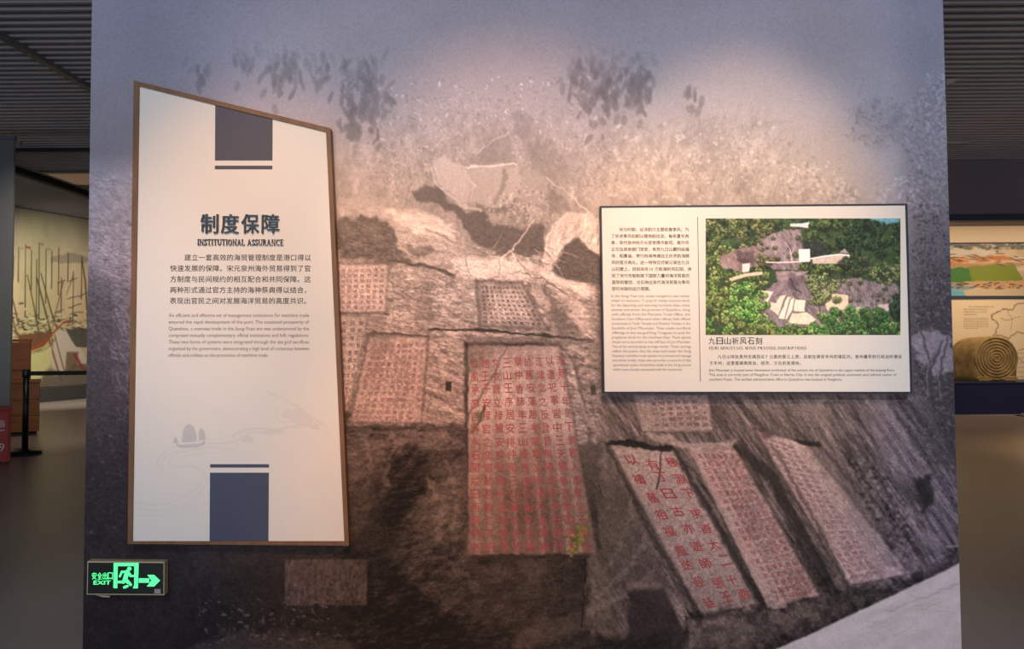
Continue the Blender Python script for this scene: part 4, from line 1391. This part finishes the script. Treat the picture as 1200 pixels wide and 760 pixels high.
# deck clutter and hulls
for _ in range(430):
    x_, y_ = R.uniform(-70, 150), R.gauss(384, 9)
    c = R.choice([(60, 62, 50), (150, 140, 96), (96, 100, 78), (196, 190, 160), (50, 44, 42), (120, 96, 60), (70, 80, 78)])
    hv.dab(x_, y_, R.uniform(1, 4), R.uniform(.6, 1.5), R.uniform(-30, 30), c, .7)
hv.poly([(62, 392), (70, 384), (84, 392), (96, 410), (104, 428), (150, 430), (150, 470), (56, 470), (60, 430)], (176, 164, 156), .95, 1.5, 1)
hv.poly([(78, 385), (84, 398), (90, 406), (106, 408), (150, 404), (150, 386), (106, 384)], (66, 66, 64), .9, 1.2, 1)
hv.poly([(20, 392), (62, 388), (58, 400), (48, 410), (34, 414), (24, 408)], (96, 62, 44), .9, 1, 1)
hv.stroke([(36, 409), (50, 402), (60, 392), (74, 378), (82, 376)], 2.4, 2, (140, 66, 50), .9, .6)
hv.stroke([(36, 412), (52, 406), (62, 394)], 1.8, 1.6, (186, 150, 80), .9, .5)
hv.stroke([(36, 415), (54, 410), (66, 396)], 1.8, 1.4, (86, 110, 96), .9, .5)
hv.stroke([(56, 392), (64, 420), (72, 446)], 2.4, 2, (110, 74, 66), .85, .6)
hv.stroke([(64, 392), (74, 430), (78, 440)], 1.6, 1.6, (110, 74, 66), .8, .6)
hv.poly([(36, 414), (50, 412), (60, 404), (60, 444), (36, 450)], (178, 176, 128), .9, 1.5, 1)
hv.poly([(48, 445), (60, 430), (72, 440), (88, 425), (104, 428), (150, 430), (150, 470), (40, 470)], (80, 72, 68), .8, 3, 3)
hv.poly([(78, 412), (92, 412), (90, 430), (76, 438)], (92, 76, 62), .8, 1.5)
hv.stroke([(88, 416), (96, 430), (104, 436)], 4, 3, (126, 46, 50), .8, 1)
mh = hv.build('harbour_print', print_mat('harbour_ink', 0.75, 0.05, 40.0, 0.2), hp, HPL, hv.C * 0.92)
co = np.zeros(len(mh.data.vertices) * 3)
mh.data.vertices.foreach_get('co', co)
co = co.reshape(-1, 3)
co[:, 2] = np.clip(co[:, 2], 0.32, H - 0.02)
mh.data.vertices.foreach_set('co', co.ravel())
link('backing_board', wall_seg(LW0 + nrm * 0.019 + dirv * 2.0, LW1 + nrm * 0.019 - dirv * 0.5, 0.018, 0.32, H - 0.02), mat('painting_back', lin((180, 170, 140)), 0.8), hp)

M_part = mat('blue_grey_partition_paint', lin((108, 114, 120)), 0.7, noise=0.04, scale=(1, 1, 1))
part = thing('partition', 'tall blue-grey partition board at the far left edge', 'partition', (-6.6, 6.3, 0))
link('panel', box(-7.2, -6.10, 6.24, 6.28, 0.0, 3.78, 0.004), M_part, part)
link('top_cap', box(-7.22, -6.09, 6.23, 6.29, 3.78, 3.82), M_rail, part)
link('bracket', box(-6.10, -6.02, 6.25, 6.28, 3.70, 3.76), M_rail, part)

M_crate = mat('orange_wood_veneer', lin((150, 92, 56)), 0.5, noise=0.25, scale=(1.5, 1.5, 14), c2=lin((168, 108, 70)))
M_crate2 = mat('brown_wood_veneer', lin((126, 82, 52)), 0.5, noise=0.25, scale=(1.5, 1.5, 14), c2=lin((144, 96, 62)))


def counter(label, px, d, w_, dep, h, m):
    """box counter turned towards the aisle; px/d give its front right corner"""
    loc = (CAM.x + (px - 600) / 900 * d, CAM.y + d, 0)
    t = thing('display_counter', label, 'counter', loc)
    t['_at'] = [0, 0, 0]
    t.rotation_euler.z = math.radians(31)
    link('plinth', box(-w_ + .03, -.03, .03, dep - .03, 0, 0.06), M_beam, t)
    n = 3
    hh = (h - 0.10) / n
    for i in range(n):
        link('panel', box(-w_, 0, 0, dep, 0.06 + i * hh, 0.06 + (i + 1) * hh - 0.006, 0.003), m, t)
    link('top_board', box(-w_ - .01, .01, -.01, dep + .01, h - 0.04, h, 0.004), m, t)
    return t


counter('taller orange wooden counter behind the black barrier post', 36, 11.4, 1.0, 0.5, 1.335, M_crate)
counter('lower brown wooden counter between barrier post and harbour painting', 47.5, 10.7, 0.34, 0.4, 0.765, M_crate2)

M_post = mat('barrier_black', lin((30, 34, 40)), 0.35, 0.3)
M_belt = mat('belt_fabric', lin((24, 24, 28)), 0.8)
sx, sy = -5.64, 5.83
st = thing('barrier_post', 'black belt barrier post standing on a round base', 'barrier', (sx, sy, 0))
link('base', lathe([(0.0, 0), (0.17, 0), (0.175, 0.01), (0.17, 0.028), (0.06, 0.045), (0.04, 0.06), (0.0, 0.06)], 36, (sx, sy, 0)), M_post, st)
link('pole', lathe([(0.032, 0.05), (0.032, 0.90)], 20, (sx, sy, 0)), M_post, st)
link('belt_head', lathe([(0.0, 0.89), (0.038, 0.89), (0.042, 0.90), (0.042, 0.965), (0.036, 0.98), (0.0, 0.98)], 20, (sx, sy, 0)), M_post, st)
link('belt', mesh_of([(sx + .04, sy, .905), (sx + 2.4, sy + .6, .895), (sx + 2.4, sy + .6, .945), (sx + .04, sy, .955), (sx + .04, sy + .004, .905), (sx + 2.4, sy + .604, .895), (sx + 2.4, sy + .604, .945), (sx + .04, sy + .004, .955)],
                     [(0, 1, 2, 3), (7, 6, 5, 4), (0, 4, 5, 1), (1, 5, 6, 2), (2, 6, 7, 3), (3, 7, 4, 0)]), M_belt, st)
# fire extinguisher cabinet
FR = Matrix.Rotation(math.radians(36), 3, 'Z')
fx, fy = -5.37, 5.16
M_fire = mat('cabinet_red', lin((176, 44, 42)), 0.4, spec=0.5)
M_white = mat('white_print', lin((225, 215, 210)), 0.6)
fc = thing('fire_cabinet', 'low red fire extinguisher cabinet with white lettering', 'cabinet', (fx - .33, fy - .12, 0))


def rot_mesh(me):
    for v in me.vertices:
        p = Vector((v.co.x, v.co.y, 0))
        q = FR @ p
        v.co = Vector((fx + q.x, fy + q.y, v.co.z))
    me.update()
    return me


link('body', rot_mesh(box(-0.66, 0, 0, 0.24, 0.02, 0.57, 0.006)), M_fire, fc)
link('lid', rot_mesh(box(-0.67, 0.005, -0.01, 0.25, 0.57, 0.60, 0.006)), M_fire, fc)
link('door', rot_mesh(box(-0.64, -0.02, -0.012, 0.0, 0.05, 0.555, 0.003)), M_fire, fc)
for a, b in ((-0.62, .02), (-.08, .02), (-.62, .2), (-.08, .2)):
    link('foot', rot_mesh(box(a, a + .04, b, b + .04, 0, 0.02)), M_post, fc)


def cab_text(s, x0, x1, z0, z1, off=0.01):
    v, f = glyph(s, off)
    u = (v[:, 0] - v[:, 0].min()) / (np.ptp(v[:, 0]))
    t = (v[:, 1] - v[:, 1].min()) / (np.ptp(v[:, 1]))
    return mesh_of([(x0 + a * (x1 - x0), -0.0135, z0 + b * (z1 - z0)) for a, b in zip(u, t)], f)


link('lettering', rot_mesh(cab_text('灭火器箱', -0.42, -0.055, 0.39, 0.47, 0.0)), M_white, fc)
link('lettering', rot_mesh(cab_text('火警119', -0.46, -0.055, 0.13, 0.24, 0.0)), M_white, fc)
link('white_line', rot_mesh(box(-0.46, -0.055, -0.0138, -0.0125, 0.355, 0.365)), M_white, fc)
# amber lit recess of the ceiling
M_amber = mat('amber_light', lin((180, 130, 90)), 0.6, emit=(1.0, 0.62, 0.42), estr=0.09)
la = thing('ceiling_light', 'amber lit recess in the slatted ceiling, far left', 'light', (-6.2, 9.95, H - 0.03))
link('frame', box(-7.75, -4.7, 9.42, 10.48, H - 0.03, H - 0.003), M_rail, la)
link('diffuser', box(-7.68, -4.77, 9.52, 10.38, H - 0.036, H - 0.031), M_amber, la)

# ================================================================== RIGHT DISPLAY
DP = ((0, 10.17, 0), (0, 1, 0))


def R_(px, py, y):
    return Vector(on_wall(px, py, y))


M_cream = mat('map_board_cream', lin((226, 208, 180)), 0.6)
ap_ = thing('aerial_photograph', 'wide aerial photograph of temple ruins above the map board', 'photograph', (9.0, 10.17, 1.9))
av = Canvas(1112, 285.5, 1330, 346.5, 0.7)
av.C[:] = (196, 180, 160)
R = random.Random(31)
av.C += ((av.fbm(20, 3, 5, 4, 401) - .5) * 60)[..., None]
av.poly([(1112, 285), (1330, 285), (1330, 290), (1200, 292), (1150, 290), (1112, 290)], (86, 96, 98), .85, 1.5, 2)
for _ in range(90):
    av.dab(R.uniform(1112, 1330), R.gauss(290, 2), R.uniform(1, 4), R.uniform(.6, 1.5), 0, R.choice([(70, 90, 110), (150, 120, 80), (60, 66, 60), (190, 190, 190)]), .7)
av.poly([(1112, 293), (1150, 291), (1180, 298), (1112, 300)], (206, 204, 200), .7, 2, 2)
for q, c in (([(1112, 302), (1134, 302), (1138, 310), (1112, 311)], (202, 140, 90)), ([(1140, 300), (1162, 300), (1172, 306), (1146, 308)], (206, 148, 98)), ([(1158, 300), (1176, 299), (1188, 304), (1166, 305)], (190, 120, 76)), ([(1112, 310), (1200, 307), (1204, 311), (1112, 314)], (176, 140, 110)),
             ([(1112, 314), (1135, 313), (1142, 330), (1112, 332)], (60, 120, 60)), ([(1134, 312), (1188, 309), (1199, 328), (1140, 331)], (120, 140, 50)), ([(1112, 331), (1200, 328), (1260, 326), (1260, 338), (1112, 338)], (204, 160, 124)),
             ([(1112, 333), (1142, 332), (1145, 338), (1112, 340)], (120, 160, 180)), ([(1112, 340), (1128, 340), (1132, 347), (1112, 347)], (96, 180, 210)), ([(1130, 340), (1220, 336), (1230, 347), (1134, 347)], (206, 190, 160)), ([(1206, 310), (1260, 306), (1330, 320), (1330, 330), (1210, 328)], (110, 134, 60))):
    av.poly(q, c, .9, .8, 1)
for _ in range(150):
    av.dab(R.uniform(1112, 1330), R.gauss(334, 2), R.uniform(1, 4), R.uniform(.5, 1), -4, R.choice([(90, 60, 44), (220, 170, 130), (110, 90, 70), (130, 150, 160)]), .8)
for _ in range(60):
    av.dab(R.uniform(1112, 1230), R.gauss(304, 3), R.uniform(2, 7), .7, R.uniform(-8, 20), R.choice([(120, 70, 44), (226, 180, 140), (90, 80, 80)]), .7)
av.build('aerial_print', print_mat('aerial_ink', 0.5, 0.05, 60.0, 0.3), ap_, DP, av.C * .95)
p0, p1 = R_(1112, 285.5, 10.17), R_(1330, 346.5, 10.17)
link('edge_strip', box(p0.x, p1.x, 10.155, 10.198, p0.z + .0, p0.z + .02), M_dark, ap_)
link('edge_strip', box(p0.x, p1.x, 10.155, 10.2, p1.z - .030, p1.z - .002), M_dark, ap_)
link('backing', box(p0.x, p1.x, 10.171, 10.2, p1.z, p0.z), M_dark, ap_)

mb = thing('map_board', 'cream board with a grey outline map and small text behind the stone', 'panel', (9.0, 10.18, 0.55))
a0, a1 = R_(1112, 350.5, 10.17), R_(1330, 452, 10.17)
link('board', box(a0.x, a1.x, 10.172, 10.2, 0.53, a0.z), M_cream, mb)
M_mapl = mat('map_line_ink', lin((176, 158, 134)), 0.7)
M_mapt = mat('map_text_ink', lin((150, 128, 104)), 0.7)
Lm_ = Lettering(plane=((0, 10.171, 0), (0, 1, 0)))
R = random.Random(5)


def jag(pts, n=6, amp=1.0):
    out = []
    for i in range(len(pts) - 1):
        for k_ in range(n):
            t = k_ / n
            out.append((pts[i][0] * (1 - t) + pts[i + 1][0] * t + R.uniform(-amp, amp), pts[i][1] * (1 - t) + pts[i + 1][1] * t + R.uniform(-amp, amp)))
    out.append(pts[-1])
    return out


for pts, w_ in (([(1162, 368), (1168, 366), (1176, 362), (1186, 362), (1192, 356), (1206, 354), (1230, 358), (1260, 352)], 1.6), ([(1162, 368), (1163, 374), (1170, 378), (1168, 386), (1164, 394), (1172, 392), (1182, 396), (1192, 388), (1210, 392), (1240, 384)], 1.6),
                ([(1172, 372), (1182, 376), (1196, 370)], .6), ([(1180, 362), (1186, 374), (1184, 388)], .5), ([(1192, 410), (1215, 408), (1245, 412)], 1.0), ([(1194, 420), (1210, 432), (1240, 438)], .8)):
    v, f = ribbon(jag(pts), w_, w_, 90)
    wk += 0.0002
    Lm_.add(v, f, np.full(len(v), wk))
Lm_.build('map_outline', M_mapl, mb)
Lt_ = Lettering(plane=((0, 10.171, 0), (0, 1, 0)))
mt = ['德济门遗址是泉州古城的南门遗址', '始建于南宋绍定三年由石构城门', '瓮城和壕沟组成见证了港口城市', '的发展与商贸繁荣']
for i, s in enumerate(mt):
    Lt_.cjk(('  ' if i == 0 else '') + s, 1129 + (0 if i else 2), 2.0, 360.0 + i * 3.0, 1.9)
for i in range(7):
    Lt_.line('The gate site was the southern gate of the old', 1129, 1158 if i < 6 else 1146, 373.2 + i * 1.95, 1.9)
for i in range(6):
    Lt_.line('city wall remains', 1192, 1204, 414 + i * 5.5, 2.4)
Lt_.build('board_text', M_mapt, mb)

M_navyp = mat('plinth_navy', lin((32, 36, 78)), 0.5, noise=0.06, scale=(2, 2, 2))
pl = thing('plinth', 'long low navy blue plinth carrying the round carved stone', 'plinth', (9.2, 9.85, 0))
link('body', box(6.2, 12.5, 9.52, 10.15, 0.0, 0.50, 0.006), M_navyp, pl)
link('top_board', box(6.18, 12.52, 9.50, 10.15, 0.50, 0.525, 0.004), M_navyp, pl)

# carved stone: barrel topped block with concentric rings
M_stone = mat('ochre_stone', lin((150, 126, 84)), 0.85, noise=0.28, scale=(9, 9, 9), bump=0.6)
cs = thing('stone_carving', 'ochre stone carving with concentric rings on its rounded front', 'sculpture', (7.62, 9.9, 0.525))
fY = 9.62
A = R_(1142, 452, fY)
Bp = R_(1193, 452, fY)
w_ = Bp.x - A.x
cx = (A.x + Bp.x) / 2 + 0.01
top = R_(1165, 393.5, fY).z
zb = 0.525
rad = w_ / 2
bm = bmesh.new()
sec = []
hz = top - zb
prof = []
for i in range(33):
    a = math.pi * i / 32
    ex_, ez = math.cos(a), math.sin(a)
    sgn = 1 if ex_ >= 0 else -1
    prof.append((sgn * abs(ex_) ** 0.62 * rad, 0.50 * hz + (ez ** 0.75) * hz * 0.50))
prof = [(rad * 0.93, 0.0), (rad * 0.96, 0.12 * hz), (rad * 0.985, .3 * hz)] + prof + [(-rad * 0.985, .3 * hz), (-rad * 0.96, 0.12 * hz), (-rad * 0.93, 0.0)]
rs = random.Random(4)
NY = 10
for j in range(NY + 1):
    t = j / NY
    y = fY + t * 0.44
    e = 1 - 0.05 * (1 - min(1, t * 8)) - 0.05 * (1 - min(1, (1 - t) * 6))
    # the block widens towards its back left
    sec.append([bm.verts.new((cx + p[0] * e - 0.16 * t + rs.uniform(-.004, .004), y, zb + p[1] * (e if p[1] > .05 else 1) - 0.03 * t * (p[1] > .2))) for p in prof])
n = len(prof)
for j in range(NY):
    for i in range(n):
        bm.faces.new((sec[j][i], sec[j + 1][i], sec[j + 1][(i + 1) % n], sec[j][(i + 1) % n]))
bm.faces.new(sec[0][::-1])
bm.faces.new(sec[-1])
link('block', bm_mesh(bm, True), M_stone, cs)
rc = R_(1167.5, 420, fY)
for i, r_ in enumerate((0.045, 0.095, 0.145, 0.195, 0.245, 0.295, 0.345)):
    vs, fs = [], []
    ns, nt = 48, 6
    for a in range(ns):
        A_ = 2 * math.pi * a / ns
        for b in range(nt):
            B_ = 2 * math.pi * b / nt
            rr = r_ + 0.016 * math.cos(B_)
            vs.append((rc.x + rr * math.cos(A_), fY + 0.002 + 0.020 * math.sin(B_), rc.z + rr * math.sin(A_)))
    for a in range(ns):
        for b in range(nt):
            fs.append((a * nt + b, a * nt + (b + 1) % nt, ((a + 1) % ns) * nt + (b + 1) % nt, ((a + 1) % ns) * nt + b))
    link('ring', mesh_of(vs, fs, True), M_stone, cs)
for s in (-1, 1):
    pts = [(cx + s * .04, zb + .05), (cx + s * .14, zb + .015), (cx + s * .30, zb + .015), (cx + s * .34, zb + .06), (cx + s * .28, zb + .10), (cx + s * .15, zb + .085)]
    link('scroll_foot', prism([Vector((a, fY - 0.03, b)) for a, b in pts], fY + 0.02, 0.006), M_stone, cs)

# white notice hanging under the ceiling and a small fitting
M_not = mat('pale_metal', lin((190, 180, 170)), 0.5)
hs = thing('spotlight', 'pale wedge-shaped spotlight head under the right ceiling slats', 'light', (4.95, 5.2, H - 0.1))
link('head', prism([R_(a, b, 5.15) for a, b in ((1109, 92), (1127.5, 91.2), (1109.5, 100))], 5.30, 0.004), M_not, hs)
link('stem', box(4.80, 4.83, 5.2, 5.23, R_(1110, 94, 5.2).z, H), M_rail, hs)
fb = link('ceiling_fitting', box(6.18, 6.62, 7.9, 7.96, H - 0.03, H - 0.001, 0.003), M_not)
fb['label'] = 'short pale strip fitting under the right ceiling slats'
fb['category'] = 'fitting'
fn = thing('floor_label', 'small black label stand on the floor before the plinth', 'label', (7.75, 9.2, 0))
link('foot', box(8.10, 8.40, 9.15, 9.33, 0, 0.012), M_post, fn)
link('plate', box(8.10, 8.40, 9.18, 9.2, 0.012, 0.05), M_not, fn)

for o in list(bpy.data.objects):
    if '_at' in o:
        del o['_at']
